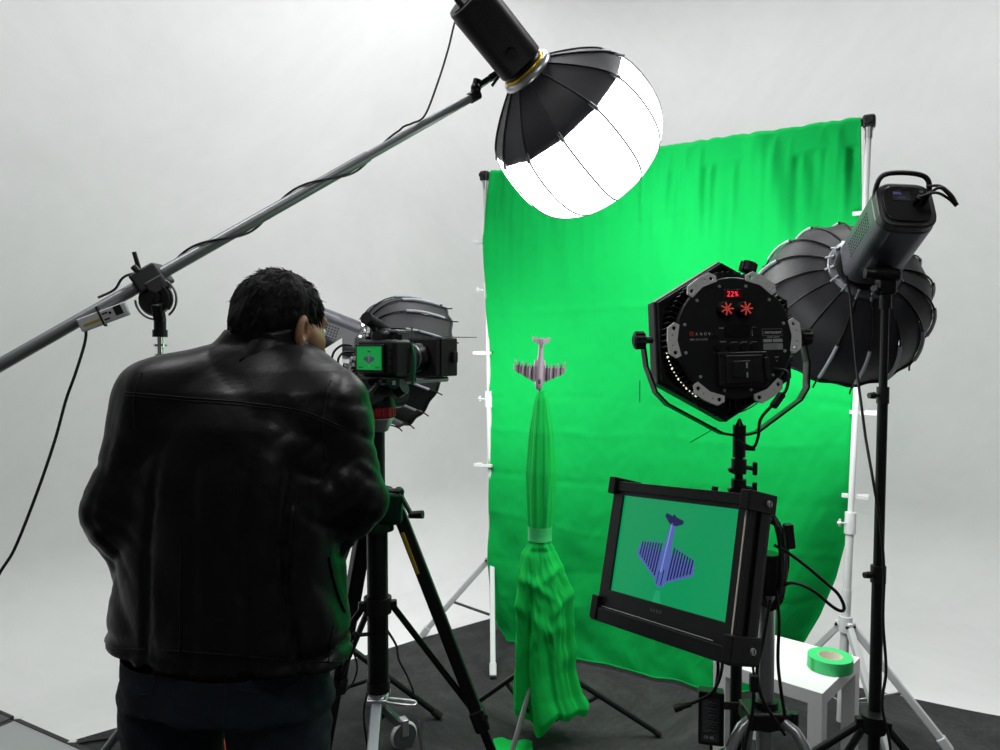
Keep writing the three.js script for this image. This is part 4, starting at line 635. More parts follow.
{
  const X = V(0.54493, 0.08435, 0.83423), Y = V(0.1739, 0.96192, -0.21086), Z = X.clone().cross(Y).normalize(); // turned to the cameraman and tilted up
  const C = V(0.42092, 1.13529, -1.84308), W = 0.3894, Hh = 0.255, F = new THREE.Matrix4().makeBasis(X, Y, Z).setPosition(C);
  const t = thing('monitor', 'black framed field monitor showing the plane on green', 'monitor', C);
  const mt = 0.034, mb = 0.062, ml = 0.036, mr = 0.03, oW = W + ml + mr, oH = Hh + mt + mb, ox = (mr - ml) / 2, oy = (mt - mb) / 2, dp = 0.07;
  const fr = poly([[ox - oW / 2, oy - oH / 2], [ox + oW / 2, oy - oH / 2], [ox + oW / 2, oy + oH / 2], [ox - oW / 2, oy + oH / 2]]); fr.holes.push(poly([[-W / 2, -Hh / 2], [-W / 2, Hh / 2], [W / 2, Hh / 2], [W / 2, -Hh / 2]]));
  part('bezel', extr(F.clone().multiply(new THREE.Matrix4().makeTranslation(0, 0, -0.006)), fr, 0.008, 0.001), M.blackPlastic, t);
  part('case', rbox(F, ox, oy, -0.007 - dp / 2, oW, oH, dp, 0.003), M.blackPlastic, t);
  part('rear_bulge', rbox(F, ox, oy, -dp - 0.03, oW * 0.75, oH * 0.7, 0.05, 0.01), M.blackPlastic, t);
  const cv = document.createElement('canvas'); cv.width = 900; cv.height = 620; const g = cv.getContext('2d'); g.fillStyle = '#069a5c'; g.fillRect(0, 0, 900, 620);
  g.fillStyle = '#1da672'; g.beginPath(); g.moveTo(372, 548); g.lineTo(405, 548); g.lineTo(418, 620); g.lineTo(352, 620); g.closePath(); g.fill();
  planeArt(g, 416, 316, 2.05, 0.13, '#5468b4', '#1d1c52');
  const tex = new THREE.CanvasTexture(cv); tex.colorSpace = THREE.SRGBColorSpace;
  const sg = new THREE.PlaneGeometry(W - 0.002, Hh - 0.002); sg.translate(0, 0, -0.004); sg.applyMatrix4(F);
  part('screen', sg, std('#020202', 0.25, 0, { emissive: new THREE.Color(1, 1, 1), emissiveMap: tex, emissiveIntensity: 0.85 }), t, 'lit screen with the plane on green');
  // rack frame: top and bottom rails, corner blocks, pale edge strip
  part('top_rail', rbox(F, ox, oy + oH / 2 - 0.012, 0.004, oW + 0.008, 0.026, 0.012, 0.002), M.blackMetal, t);
  part('bottom_rail', rbox(F, ox, oy - oH / 2 - 0.004, -0.028, oW + 0.012, 0.036, 0.088, 0.002), M.blackMetal, t);
  part('bottom_trim_line', rbox(F, ox - 0.02, oy - oH / 2 + 0.017, 0.0035, oW * 0.84, 0.0022, 0.002, 0.0005, 1), M.bolt, t);
  for (const sx of [-1, 1]) for (const sy of [-1, 1]) { const x = ox + sx * (oW / 2 - 0.004), y = oy + sy * (oH / 2 - 0.012); const b = part('corner_block', rbox(F, x, y, -0.03, 0.026, sy < 0 ? 0.06 : 0.046, 0.1, 0.003), M.blackMetal, t); part('bolt', [cyl(V(x + 0.012 * sx, y, -0.05).applyMatrix4(F), V(x + 0.018 * sx, y, -0.05).applyMatrix4(F), 0.0085, 0.0075, 12)], M.bolt, b); part('bolt_slot', rbox(F, x + 0.0182 * sx, y, -0.05, 0.001, 0.011, 0.003, 0.0003, 1), M.blackMatte, b); }
  part('edge_strip', rbox(F, ox + oW / 2 - 0.008, oy + 0.005, 0.003, 0.004, oH * 0.82, 0.004, 0.0008, 1), M.card, t);
  part('side_rail', rbox(F, ox + oW / 2 + 0.003, oy, -0.045, 0.008, oH * 0.8, 0.03, 0.002), M.blackMetal, t);
  const bc = document.createElement('canvas'); bc.width = 256; bc.height = 64; const bg = bc.getContext('2d'); bg.fillStyle = '#0c0c0d'; bg.fillRect(0, 0, 256, 64); bg.fillStyle = '#77797b'; bg.font = 'bold 46px serif'; bg.fillText('S O N Y', 34, 48);
  const bt = new THREE.CanvasTexture(bc); bt.colorSpace = THREE.SRGBColorSpace; const lg = new THREE.PlaneGeometry(0.06, 0.015); lg.translate(-0.015, -Hh / 2 - 0.018, 0.0034); lg.applyMatrix4(F); part('maker_mark', lg, std('#ffffff', 0.4, 0, { map: bt }), t);
  part('antenna_stub', [cyl(V(0.09, oy + oH / 2, -0.03).applyMatrix4(F), V(0.09, oy + oH / 2 + 0.014, -0.03).applyMatrix4(F), 0.008)], M.blackPlastic, t);
  // stand
  const sx = P(766, 640, 1.9), base = V(sx.x, 0, sx.z), top = P(767, 560, 1.9);
  const s = thing('monitor_stand', 'thick silver tube stand behind the monitor, with black collar', 'stand', base);
  part('column', [cyl(V(base.x, 0.1, base.z), V(base.x, top.y, base.z), 0.021, 0.021, 24)], M.alu, s);
  const rear = V(ox + 0.02, oy, -dp - 0.055).applyMatrix4(F);
  part('monitor_bracket', [bar(V(base.x, top.y - 0.02, base.z), rear, 0.06, 0.03, V(0, 1, 0)), cyl(V(base.x, top.y - 0.08, base.z), V(base.x, top.y + 0.02, base.z), 0.03), rbox(F, ox + 0.02, oy, -dp - 0.058, 0.12, 0.12, 0.012, 0.003)], M.blackMetal, s);
  const hub = P(765, 716, 1.9).y;
  part('collar', [rbox(null, base.x, hub, base.z, 0.11, 0.045, 0.09, 0.008), cyl(V(base.x, hub - 0.03, base.z), V(base.x, hub + 0.04, base.z), 0.032)], M.blackPlastic, s);
  part('knob', [cyl(V(base.x + 0.05, hub, base.z + 0.02), V(base.x + 0.065, hub, base.z + 0.03), 0.008), cyl(V(base.x + 0.06, hub - 0.02, base.z + 0.035), V(base.x + 0.06, hub + 0.022, base.z + 0.035), 0.011, 0.011, 10)], M.blackPlastic, s);
  for (const [x, z] of [[-0.42, 0.22], [0.34, 0.38], [0.02, -0.45]]) { const l = V(x, 0, z), d = l.clone().normalize(), a = V(base.x, hub, base.z).addScaledVector(d, 0.05); part('leg', tube([a, a.clone().addScaledVector(d, 0.06).add(V(0, -0.05, 0)), V(base.x + x * 0.55, hub * 0.5, base.z + z * 0.55), V(base.x + x, 0.016, base.z + z)], 0.0135, 10, 24), M.alu, s); part('foot', ball(V(base.x + x, 0.02, base.z + z), 0.02), M.rubber, s); }
  // cables bundled behind the monitor
  const loops = []; for (let j = 0; j < 7; j++) { const q = []; for (let i = 0; i < 14; i++) { const a = i / 14 * TAU; q.push(P(772 + 13 * Math.cos(a) * (1 + 0.12 * noise3(i, j, 1)) + j * 0.8 - 3, 563 + 44 * Math.sin(a) * (1 + 0.12 * noise3(i + 4, j, 2)) + 3 * noise3(j, 2, 5), 1.845 + 0.012 * j - 0.006 * Math.cos(a))); } loops.push(tube(q, 0.0042, 7, 70, true)); }
  const cb = thing('cable_bundle', 'coiled black cables bundled behind the monitor', 'cable', P(772, 563, 1.87)); loops.forEach((l) => part('cable_loop', l, M.cable, cb));
  part('plug', rbox(frame(P(789, 536, 1.86), V(0, 0, 1), V(-0.12, 1, 0)), 0, 0, 0, 0.022, 0.062, 0.022, 0.004), M.blackPlastic, cb);
  single('video_cable', tube([P(774, 545, 1.85), P(787, 552, 1.84), P(806, 566, 1.84), P(826, 583, 1.84), P(838, 594, 1.84), P(844, 606, 1.84), P(842, 611, 1.84), P(833, 607, 1.84), P(815, 592, 1.84), P(802, 585, 1.85), P(790, 583, 1.86), P(780, 588, 1.87)], 0.0042, 7, 100), M.cable, 'black cable looping out to the side beyond the cable bundle', 'cable');
  single('stand_cable', tube([P(776, 590, 1.83), P(779, 620, 1.83), P(778, 660, 1.83), P(781, 690, 1.83), P(785, 716, 1.83)], 0.0042, 7, 60), M.cable, 'black cable running straight down in front of the silver tube', 'cable');
  const bb = [P(770, 600, 1.81), P(763, 640, 1.8), P(757, 672, 1.8), P(763, 700, 1.79), P(778, 724, 1.79), P(785, 735, 1.79)];
  const bs = thing('inline_switch_cable', 'black cable with an inline switch hanging before the monitor stand', 'cable', bb[2]); part('lead', tube(bb, 0.0042, 7, 70), M.cable, bs); part('switch', rbox(frame(P(754, 683, 1.79), V(0, 0, 1)), 0, 0, 0, 0.02, 0.042, 0.018, 0.004), M.blackPlastic, bs); part('lead', tube([P(752, 620, 1.8), P(751, 650, 1.8), P(754, 675, 1.79)], 0.0032, 6, 30), M.cable, bs); part('lead', tube([P(754, 690, 1.79), P(752, 715, 1.79), P(746, 740, 1.79), P(740, 780, 1.78)], 0.0042, 6, 30), M.cable, bs);
  // power brick and loose plug
  const pb = P(711, 716, 1.88), bf = frame(pb, V(-0.25, 0, 1)), br = thing('power_brick', 'black power adapter with printed label hanging under the monitor', 'power adapter', pb);
  part('case', rbox(bf, 0, 0, 0, 0.062, 0.135, 0.036, 0.005), M.blackPlastic, br);
  const pc = document.createElement('canvas'); pc.width = 160; pc.height = 380; const q = pc.getContext('2d'); q.fillStyle = '#3c4042'; q.fillRect(0, 0, 160, 380); q.fillStyle = '#b9bcbd'; for (let i = 0; i < 26; i++) q.fillRect(14, 16 + i * 11, 40 + ((i * 37) % 90), 3); q.font = 'bold 34px sans-serif'; q.strokeStyle = '#f4f4f4'; q.strokeRect(20, 316, 116, 44); q.fillStyle = '#f4f4f4'; q.fillText('CE UL', 28, 350);
  const pt = new THREE.CanvasTexture(pc); pt.colorSpace = THREE.SRGBColorSpace; const pg = new THREE.PlaneGeometry(0.045, 0.112); pg.translate(-0.003, -0.002, 0.0184); pg.applyMatrix4(bf); part('printed_label', pg, std('#ffffff', 0.5, 0, { map: pt }), br);
  part('lead', tube([V(0, 0.065, 0).applyMatrix4(bf), P(715, 690, 1.87), P(718, 670, 1.86), P(717, 652, 1.84)], 0.004, 7, 30), M.cable, br); part('lead', tube([V(0, -0.065, 0).applyMatrix4(bf), P(712, 760, 1.88), P(716, 800, 1.88)], 0.004, 7, 20), M.cable, br);
  part('hook_strap', [bar(V(0.03, 0.03, 0).applyMatrix4(bf), P(738, 706, 1.93), 0.018, 0.006, V(0, 1, 0))], M.rubber, br);
  const lp = thing('loose_plug_cable', 'black cable end with plug hanging under the monitor frame', 'cable', P(684, 706, 1.82));
  part('lead', tube([P(722, 652, 1.8), P(722, 668, 1.8), P(717, 685, 1.8), P(708, 696, 1.81), P(690, 704, 1.82)], 0.004, 7, 50), M.cable, lp); part('plug', [cyl(P(691, 704, 1.82), P(680, 707, 1.82), 0.0065, 0.007), cyl(P(681, 706.5, 1.82), P(674, 709, 1.82), 0.0095, 0.0095)], M.blackPlastic, lp);
}

// ---------------------------------------------------------------- tripod with geared column, and the video camera on it
{
  const D = 1.95, cx = P(377, 500, D).x, cz = P(377, 500, D).z, base = V(cx, 0, cz), Y = (y) => P(377, y, D).y;
  const t = thing('camera_tripod', 'black tripod with crank column and red ring under the video camera', 'tripod', base);
  part('column', [cyl(V(cx, Y(692), cz), V(cx, Y(520), cz), 0.0275, 0.0275, 20), cyl(V(cx, Y(525), cz), V(cx, Y(428), cz), 0.0215, 0.0215, 20)], M.blackMetal, t);
  part('column_end', [cyl(V(cx, Y(694), cz), V(cx, Y(684), cz), 0.031)], M.blackPlastic, t);
  const crown = V(cx, Y(508), cz);
  part('crown', [cyl(V(cx, Y(530), cz), V(cx, Y(488), cz), 0.044, 0.04, 20), rbox(null, cx + 0.035, Y(506), cz + 0.015, 0.07, 0.085, 0.06, 0.014)], M.darkGreen, t);
  const c0 = P(399, 492, D - 0.02), c1 = P(411, 514, D - 0.05);
  const cr = part('crank', [cyl(c0.clone().add(V(-0.05, 0.0, 0.0)), c0.clone().add(V(0.006, 0, 0.01)), 0.011), ball(c0, 0.014), bar(c0, c1, 0.018, 0.009, V(0, 0, 1))], M.blackMetal, t); part('crank_grip', [cyl(c1.clone().add(V(-0.004, -0.002, 0)), P(423, 514.5, D - 0.06), 0.009, 0.0105, 12)], M.blackPlastic, cr);
  const feet = [V(0.174, 0, -2.0), V(-0.8, 0, -1.8), V(-0.62, 0, -2.38)], sp = V(cx, Y(606), cz);
  feet.forEach((f, i) => {
    const d = f.clone().sub(base).setY(0).normalize(), a = crown.clone().addScaledVector(d, 0.055).add(V(0, -0.01, 0)), b = f.clone().setY(0.03), m = a.clone().lerp(b, 0.47), e = a.clone().lerp(b, 0.44);
    const lg = part('leg', bar(a, m, 0.044, 0.034, d.clone().cross(V(0, 1, 0))), M.blackMetal, t); part('leg_extension', bar(e, b, 0.03, 0.024, d.clone().cross(V(0, 1, 0))), M.blackMetal, lg); part('leg_lock', [bar(a.clone().lerp(b, 0.45), a.clone().lerp(b, 0.5), 0.052, 0.042, d.clone().cross(V(0, 1, 0))), cyl(m, m.clone().add(V(0.02, 0.01, 0.03)), 0.008)], M.blackPlastic, lg); part('foot', ball(b.clone().setY(0.022), 0.022), M.rubber, lg);
    if (i === 0) part('label_strip', bar(P(402.5, 533, 1.918), P(418, 574, 1.925), 0.004, 0.008, V(0, 0, 1)), M.yellowTag, lg, 'yellow strip');
    part('hinge', [cyl(a.clone().addScaledVector(d.clone().cross(V(0, 1, 0)), -0.03), a.clone().addScaledVector(d.clone().cross(V(0, 1, 0)), 0.03), 0.017)], M.darkGreen, t);
    part('spreader_strut', cyl(sp.clone().addScaledVector(d, 0.035), a.clone().lerp(b, 0.475), 0.0085), M.blackMetal, t);
  });
  part('spreader_collar', [cyl(V(cx, Y(614), cz), V(cx, Y(598), cz), 0.036, 0.036, 18), ...feet.map((f) => { const d = f.clone().sub(base).setY(0).normalize(); return bar(sp.clone(), sp.clone().addScaledVector(d, 0.05), 0.022, 0.02, V(0, 1, 0)); })], M.blackPlastic, t);
  part('lock_knob', [cyl(V(cx - 0.02, Y(633), cz + 0.02), V(cx - 0.05, Y(633), cz + 0.03), 0.005), ball(V(cx - 0.055, Y(633), cz + 0.032), 0.011, 8)], M.blackPlastic, t);
  // fluid head
  const hx = P(379, 410, D).x, hz = cz; const HF = frame(V(hx, 0, hz), V(0, 0, 1));
  part('bowl', [lathe(new THREE.Matrix4().makeRotationX(-Math.PI / 2).setPosition(hx, Y(432), hz), [[0.014, 0], [0.024, 0.004], [0.036, 0.03], [0.04, 0.035], [0.04, 0.042], [0, 0.042]], 24)], M.alu, t);
  part('red_ring', lathe(new THREE.Matrix4().makeRotationX(-Math.PI / 2).setPosition(hx, Y(417), hz), [[0, 0], [0.041, 0], [0.042, 0.004], [0.042, 0.026], [0.04, 0.029], [0, 0.029]], 24), M.redRing, t, 'red grip ring'); const fl = []; for (let i = 0; i < 16; i++) { const a = i / 16 * TAU; fl.push(cyl(V(hx + Math.cos(a) * 0.042, Y(417) + 0.004, hz + Math.sin(a) * 0.042), V(hx + Math.cos(a) * 0.042, Y(417) + 0.025, hz + Math.sin(a) * 0.042), 0.003, 0.003, 6)); } part('ring_ribs', fl, M.redRing, t);
  part('fluid_head', [cyl(V(hx, Y(406), hz), V(hx, Y(396), hz), 0.045, 0.04, 20), cyl(P(362, 396, D - 0.05), P(398, 392, D + 0.05), 0.042, 0.042, 22), cyl(P(397, 390, D - 0.04), P(404, 386, D - 0.05), 0.022, 0.02, 14), rbox(frame(P(378, 386, D), V(-0.57, 0, 0.82)), 0, 0, 0, 0.07, 0.04, 0.12, 0.008)], M.blackMetal, t);
  part('drag_dial', [cyl(P(392, 384, D - 0.06), P(394, 383, D - 0.085), 0.016, 0.015, 14)], M.darkGreen, t); part('dial_mark', rbox(frame(P(394, 383, D - 0.0875), V(0, 0, 1)), 0, 0, 0, 0.008, 0.01, 0.002, 0.0005, 1), M.bolt, t);
  part('pan_handle', [cyl(P(376, 385, D - 0.06), P(338, 424, 1.76), 0.008), cyl(P(352, 410, 1.82), P(334, 428, 1.74), 0.014, 0.014, 12)], M.blackMetal, t);
  part('quick_plate', rbox(frame(P(382, 379, D), V(-0.57, 0, 0.82)), 0, 0, -0.02, 0.06, 0.012, 0.2, 0.003), M.blackMetal, t);

  // video camera: local x to its right, y up, z backwards
  const yaw = 35 * Math.PI / 180, Fc = V(Math.sin(yaw), 0, -Math.cos(yaw)), rc = V(Math.cos(yaw), 0, Math.sin(yaw)), o = P(384, 358, D), F = new THREE.Matrix4().makeBasis(rc, V(0, 1, 0), Fc.clone().negate()).setPosition(o);
  const c = thing('video_camera', 'black digital camera with lit green screen and matte box on the tripod', 'camera', o);
  part('body', [rbox(F, 0, 0, 0, 0.138, 0.096, 0.066, 0.012, 3), rbox(F, 0.052, -0.004, -0.03, 0.036, 0.085, 0.05, 0.014, 3)], M.blackPlastic, c);
  part('prism_hump', [rbox(F, 0, 0.055, -0.006, 0.06, 0.03, 0.06, 0.012, 3)], M.blackPlastic, c);
  const cv = document.createElement('canvas'); cv.width = 360; cv.height = 270; const g = cv.getContext('2d'); g.fillStyle = '#109a44'; g.fillRect(0, 0, 360, 270); g.fillStyle = '#0b5a2a'; g.fillRect(20, 236, 70, 16); g.fillRect(270, 236, 70, 16); g.strokeStyle = '#0b5a2a'; g.lineWidth = 3; g.strokeRect(16, 14, 328, 214); planeArt(g, 180, 130, 0.72, 0, '#4f5a62', '#22303a'); g.fillStyle = '#1fb055'; g.beginPath(); g.moveTo(172, 205); g.lineTo(188, 205); g.lineTo(196, 236); g.lineTo(164, 236); g.fill();
  const tx = new THREE.CanvasTexture(cv); tx.colorSpace = THREE.SRGBColorSpace;
  const lcd = part('lcd_panel', rbox(F, -0.014, -0.001, 0.036, 0.1, 0.072, 0.008, 0.002), M.blackPlastic, c); const lg = new THREE.PlaneGeometry(0.088, 0.06); lg.translate(-0.014, 0, 0.0405); lg.applyMatrix4(F); part('lcd_screen', lg, std('#020202', 0.3, 0, { emissive: new THREE.Color(1, 1, 1), emissiveMap: tx, emissiveIntensity: 0.75 }), lcd, 'lit green screen with the plane');
  for (const [x, y] of [[0.053, 0.02], [0.053, 0.0], [0.053, -0.02]]) part('button', cyl(V(x, y, 0.032).applyMatrix4(F), V(x, y, 0.036).applyMatrix4(F), 0.0055, 0.005, 10), M.blackMetal, c);
  part('lens', lathe(F.clone().multiply(new THREE.Matrix4().makeRotationY(Math.PI)), [[0, 0.03], [0.034, 0.03], [0.034, 0.05], [0.037, 0.052], [0.037, 0.09], [0.0345, 0.092], [0.0345, 0.115], [0.039, 0.118], [0.039, 0.15], [0.036, 0.155], [0.03, 0.155], [0.025, 0.148], [0, 0.146]], 36), M.blackMetal, c); const rb = []; for (let i = 0; i < 30; i++) { const a = i / 30 * TAU; rb.push(cyl(V(Math.cos(a) * 0.037, Math.sin(a) * 0.037, -0.055).applyMatrix4(F), V(Math.cos(a) * 0.037, Math.sin(a) * 0.037, -0.087).applyMatrix4(F), 0.0014, 0.0014, 5)); } part('focus_ring', rb, M.rubber, c);
  part('lens_ring', lathe(F.clone().multiply(new THREE.Matrix4().makeRotationY(Math.PI)), [[0.035, 0.1], [0.0365, 0.1], [0.0365, 0.106], [0.035, 0.106]], 30), M.greyMetal, c);
  const mb = poly([[-0.055, -0.048], [0.055, -0.048], [0.055, 0.048], [-0.055, 0.048]]); const ho = new THREE.Path(); ho.absarc(0, 0, 0.038, 0, TAU); mb.holes.push(ho);
  part('matte_box', [extr(F.clone().multiply(new THREE.Matrix4().makeTranslation(0, 0, -0.175)), mb, 0.03, 0.002), rbox(F, 0, 0.05, -0.195, 0.118, 0.005, 0.07, 0.001), rbox(F, 0, -0.05, -0.195, 0.118, 0.005, 0.07, 0.001), rbox(F, 0.058, 0, -0.195, 0.005, 0.1, 0.07, 0.001), rbox(F, -0.058, 0, -0.195, 0.005, 0.1, 0.07, 0.001), rbox(F, 0.066, 0, -0.21, 0.012, 0.03, 0.02, 0.003)], M.blackMatte, c);
  part('top_flag', [rbox(F, 0.0, 0.056, -0.27, 0.11, 0.002, 0.12, 0.0008, 1)], M.blackMetal, c);
  part('flag_bracket', [cyl(V(-0.05, 0.05, -0.165).applyMatrix4(F), V(-0.05, 0.085, -0.165).applyMatrix4(F), 0.003), cyl(V(-0.085, 0.072, -0.165).applyMatrix4(F), V(-0.02, 0.072, -0.165).applyMatrix4(F), 0.003), cyl(V(-0.05, 0.05, -0.165).applyMatrix4(F), V(-0.05, -0.02, -0.16).applyMatrix4(F), 0.0022)], M.greyMetal, c);
  for (const x of [-0.03, 0.03]) part('support_rod', cyl(V(x, -0.062, 0.05).applyMatrix4(F), V(x, -0.062, -0.22).applyMatrix4(F), 0.0075), M.greyMetal, c);
  part('base_plate', rbox(F, 0, -0.056, -0.01, 0.11, 0.014, 0.11, 0.003), M.blackMetal, c);
  part('hot_shoe', [rbox(F, 0, 0.073, -0.004, 0.022, 0.006, 0.022, 0.001), rbox(F, 0.03, 0.068, -0.01, 0.045, 0.01, 0.034, 0.004)], M.greyMetal, c);
  part('microphone', [cyl(P(366, 318, D - 0.03), P(385, 330, D + 0.06), 0.0165, 0.0165, 18), cyl(P(384, 329.5, D + 0.055), P(388, 332, D + 0.08), 0.014, 0.012, 16), cyl(P(373, 326, D), P(377, 336, D), 0.008)], M.blackMatte, c, 'black foam shotgun microphone');
  part('mode_dial', [cyl(V(0.05, 0.046, 0).applyMatrix4(F), V(0.05, 0.06, 0).applyMatrix4(F), 0.013, 0.012, 16)], M.blackMetal, c); part('shutter_dial', [cyl(V(-0.048, 0.046, 0.004).applyMatrix4(F), V(-0.048, 0.056, 0.004).applyMatrix4(F), 0.012, 0.012, 16)], M.blackMetal, c);
  part('strap_tag', [tube([V(0.068, 0.04, -0.03), V(0.078, 0.0, -0.03), V(0.076, -0.04, -0.03), V(0.07, -0.068, -0.032)].map((p) => p.applyMatrix4(F)), 0.004, 6, 20)], std('#0f7a55', 0.6), c, 'green strap end');
  part('cage_arm', [rbox(F, -0.088, -0.012, 0.0, 0.03, 0.012, 0.03, 0.003), rbox(F, -0.1, -0.02, 0.0, 0.02, 0.05, 0.022, 0.004)], M.blackMetal, c);
  for (const [x, y] of [[-0.082, -0.002], [-0.096, -0.004], [-0.086, -0.018], [-0.1, -0.03]]) part('connector', cyl(V(x, y, 0.012).applyMatrix4(F), V(x, y, 0.026).applyMatrix4(F), 0.0055, 0.0055, 10), M.chrome, c);
  part('side_cable', tube([P(352, 346, 1.9), P(343, 345, 1.88), P(334, 352, 1.88), P(332, 364, 1.88), P(338, 372, 1.88), P(350, 376, 1.9)], 0.003, 7, 40), M.cable, c); part('side_cable', tube([P(354, 352, 1.9), P(343, 353, 1.89), P(338, 361, 1.88), P(342, 371, 1.88), P(356, 374, 1.9)], 0.003, 7, 40), M.cable, c);
  const bc = thing('bounce_card', 'pale grey bounce card behind the camera, next to the face', 'card', P(330, 360, 2.1)); const q = [[342, 338], [342, 380], [322, 392], [302, 384], [302, 363]].map(([x, y]) => P(x, y, 2.22 - (y - 338) * 0.003)); const cn = q[1].clone().sub(q[0]).cross(q[4].clone().sub(q[0])).normalize().multiplyScalar(0.003); part('card', new ConvexGeometry([...q, ...q.map((p) => p.clone().add(cn))]), M.greyCard, bc); part('clip_arm', [cyl(P(340, 372, 2.1), P(372, 388, 1.98), 0.004)], M.blackMetal, bc);
}

// ---------------------------------------------------------------- the cameraman, seen from behind
{
  const DT = 1.52, yw = 15 * Math.PI / 180, U = V(Math.cos(yw), 0, Math.sin(yw)), Fd = V(Math.sin(yw), 0, -Math.cos(yw));
  const hips = P(226, 690, 1.47), origin = V(hips.x, 0, hips.z);
  const man = thing('person', 'man in a black leather jacket and jeans bending to the video camera', 'person', origin);
  const wy = (y) => P(226, y, DT).y, wx = (x) => (x - 500) / FPX * DT;
  // torso sections: pixel row, centre, half width (m), half depth (m), depth of centre
  const sec = [[344, 268, 0.07, 0.075, 1.565], [356, 262, 0.115, 0.085, 1.56], [370, 250, 0.172, 0.1, 1.555], [390, 243, 0.206, 0.118, 1.545], [422, 237, 0.228, 0.138, 1.535], [470, 230, 0.237, 0.147, 1.52], [520, 227, 0.232, 0.15, 1.505], [570, 229, 0.236, 0.153, 1.495], [620, 231, 0.252, 0.158, 1.485], [668, 230, 0.262, 0.162, 1.475], [720, 230, 0.26, 0.165, 1.47]].map(([y, c, a, b, d]) => { const p = P(c, y, d); return [p.y, p.x, p.z, a, b]; }).reverse();
  const secAt = (y) => { if (y <= sec[0][0]) return sec[0]; for (let i = 1; i < sec.length; i++) if (y <= sec[i][0]) { let t = (y - sec[i - 1][0]) / (sec[i][0] - sec[i - 1][0]); return sec[i].map((q, k) => mix(sec[i - 1][k], q, t)); } return sec[sec.length - 1]; };
  const torso = (p, inset) => { const [, cx, cz, a, b] = secAt(p[1]); const dx = p[0] - cx, dz = p[2] - cz, u = (dx * U.x + dz * U.z) / (a - inset), w = (dx * Fd.x + dz * Fd.z) / (b - inset); const r = (Math.abs(u) ** 2.3 + Math.abs(w) ** 2.3) ** (1 / 2.3); return Math.max((r - 1) * (b - inset) * 0.9, p[1] - sec[sec.length - 1][0] - 0.02); };
  const shL = P(160, 399, 1.53), shR = P(326, 414, 1.54), elL = P(119, 512, 1.49), elR = P(353, 500, 1.5), wrL = P(180, 575, 1.78), wrR = P(338, 444, 1.735), nb = P(269, 362, 1.56);
  const hemL = P(110, 656, 1.4).y, hemR = P(350, 671, 1.36).y, hemY = (p) => mix(hemL, hemR, clamp((p[0] - wx(110)) / (wx(350) - wx(110))));
  const sleeves = (p, k) => { let d = cone3(p, shL, elL, 0.076 - k, 0.062 - k); d = smin(d, cone3(p, elL, wrL, 0.062 - k, 0.05 - k), 0.03); let e = cone3(p, shR, elR, 0.078 - k, 0.063 - k); e = smin(e, cone3(p, elR, wrR, 0.063 - k, 0.05 - k), 0.03); return [d, e]; };
  const jacketBase = (p) => {
    let t = torso(p, 0); t = smin(t, Math.min(cone3(p, nb, shL, 0.062, 0.074), cone3(p, nb, shR, 0.062, 0.074)), 0.07);
    t = Math.max(t, hemY(p) - p[1]);
    const [l, r] = sleeves(p, 0); return [t, l, r];
  };
  const jacket = (x, y, z) => {
    const p = [x, y, z], [t, l, r] = jacketBase(p); let d = smin(smin(t, l, 0.045), r, 0.045);
    if (Math.abs(d) < 0.04) {
      d += 0.004 * noise3(x * 4.2, y * 2.4, z * 4.2) + 0.0028 * (1 - 2.2 * Math.abs(noise3(x * 5 + y * 3, y * 3.2 - x * 2, z * 5)));
      const nearL = Math.exp(-(((x - elL.x) ** 2 + (y - elL.y) ** 2 + (z - elL.z) ** 2) / 0.02)), nearR = Math.exp(-(((x - elR.x) ** 2 + (y - elR.y - 0.05) ** 2 + (z - elR.z) ** 2) / 0.022));
      const cr = (n, w) => Math.exp(-((n / w) ** 2)), f = (q) => cr(noise3(x * 5 + q, y * 11 + x * 8, z * 5), 0.26) + 0.4 * cr(noise3(x * 8 + q * 2, y * 15 - x * 8, z * 8 + 3), 0.24) - 0.5;
      d += 0.005 * nearL * f(1) + 0.007 * nearR * f(5);
      d += 0.0028 * cr(noise3(x * 3.4 + y * 1.2, y * 2.1 - x * 1.5, z * 3.4 + 7), 0.1) * (0.4 + 0.6 * sstep(wy(440), wy(560), y));
      if (t < l && t < r) { const [, cx, , a] = secAt(y), u = (x - cx) / a; for (const [c, w, s] of [[-0.42, 0.035, 0.006], [0.36, 0.04, 0.005], [0.66, 0.03, 0.007], [-0.05, 0.05, 0.003]]) { const e = (u - c - 0.03 * noise3(y * 4, c * 9, 1)) / w; d += s * Math.exp(-e * e) * sstep(wy(430), wy(500), y); } const hm = (y - hemY(p)) / 0.012; d += 0.004 * Math.exp(-((hm - 2.2) ** 2)); }
    }
    return Math.max(d, (hemY(p) - y) * 0.95);
  };
  const jlo = [wx(60), wy(700), -1.98], jhi = [wx(410), wy(318), -1.25];
  const jg = surfaceNets(jacket, jlo, jhi, 0.0068);
  // body: one mesh; torso, legs and arms under the clothes, head and hands in finer grids
  const legTop = [P(173, 704, 1.5), P(277, 704, 1.46)], ank = [V(P(168, 715, 1.5).x - 0.03, 0.09, -1.52), V(P(278, 715, 1.46).x + 0.03, 0.09, -1.44)], knee = legTop.map((a, i) => a.clone().lerp(ank[i], 0.5).addScaledVector(Fd, 0.02));
  const hipW = (p, k) => { const y0 = P(226, 690, 1.48); const dx = p[0] - y0.x, dz = p[2] - y0.z, u = (dx * U.x + dz * U.z) / (0.206 - k), w = (dx * Fd.x + dz * Fd.z) / (0.142 - k); const r = (Math.abs(u) ** 2.5 + Math.abs(w) ** 2.4) ** (1 / 2.45); return Math.max((r - 1) * (0.142 - k), Math.abs(p[1] - wy(690)) - 0.17, 0.962 - p[1]); };
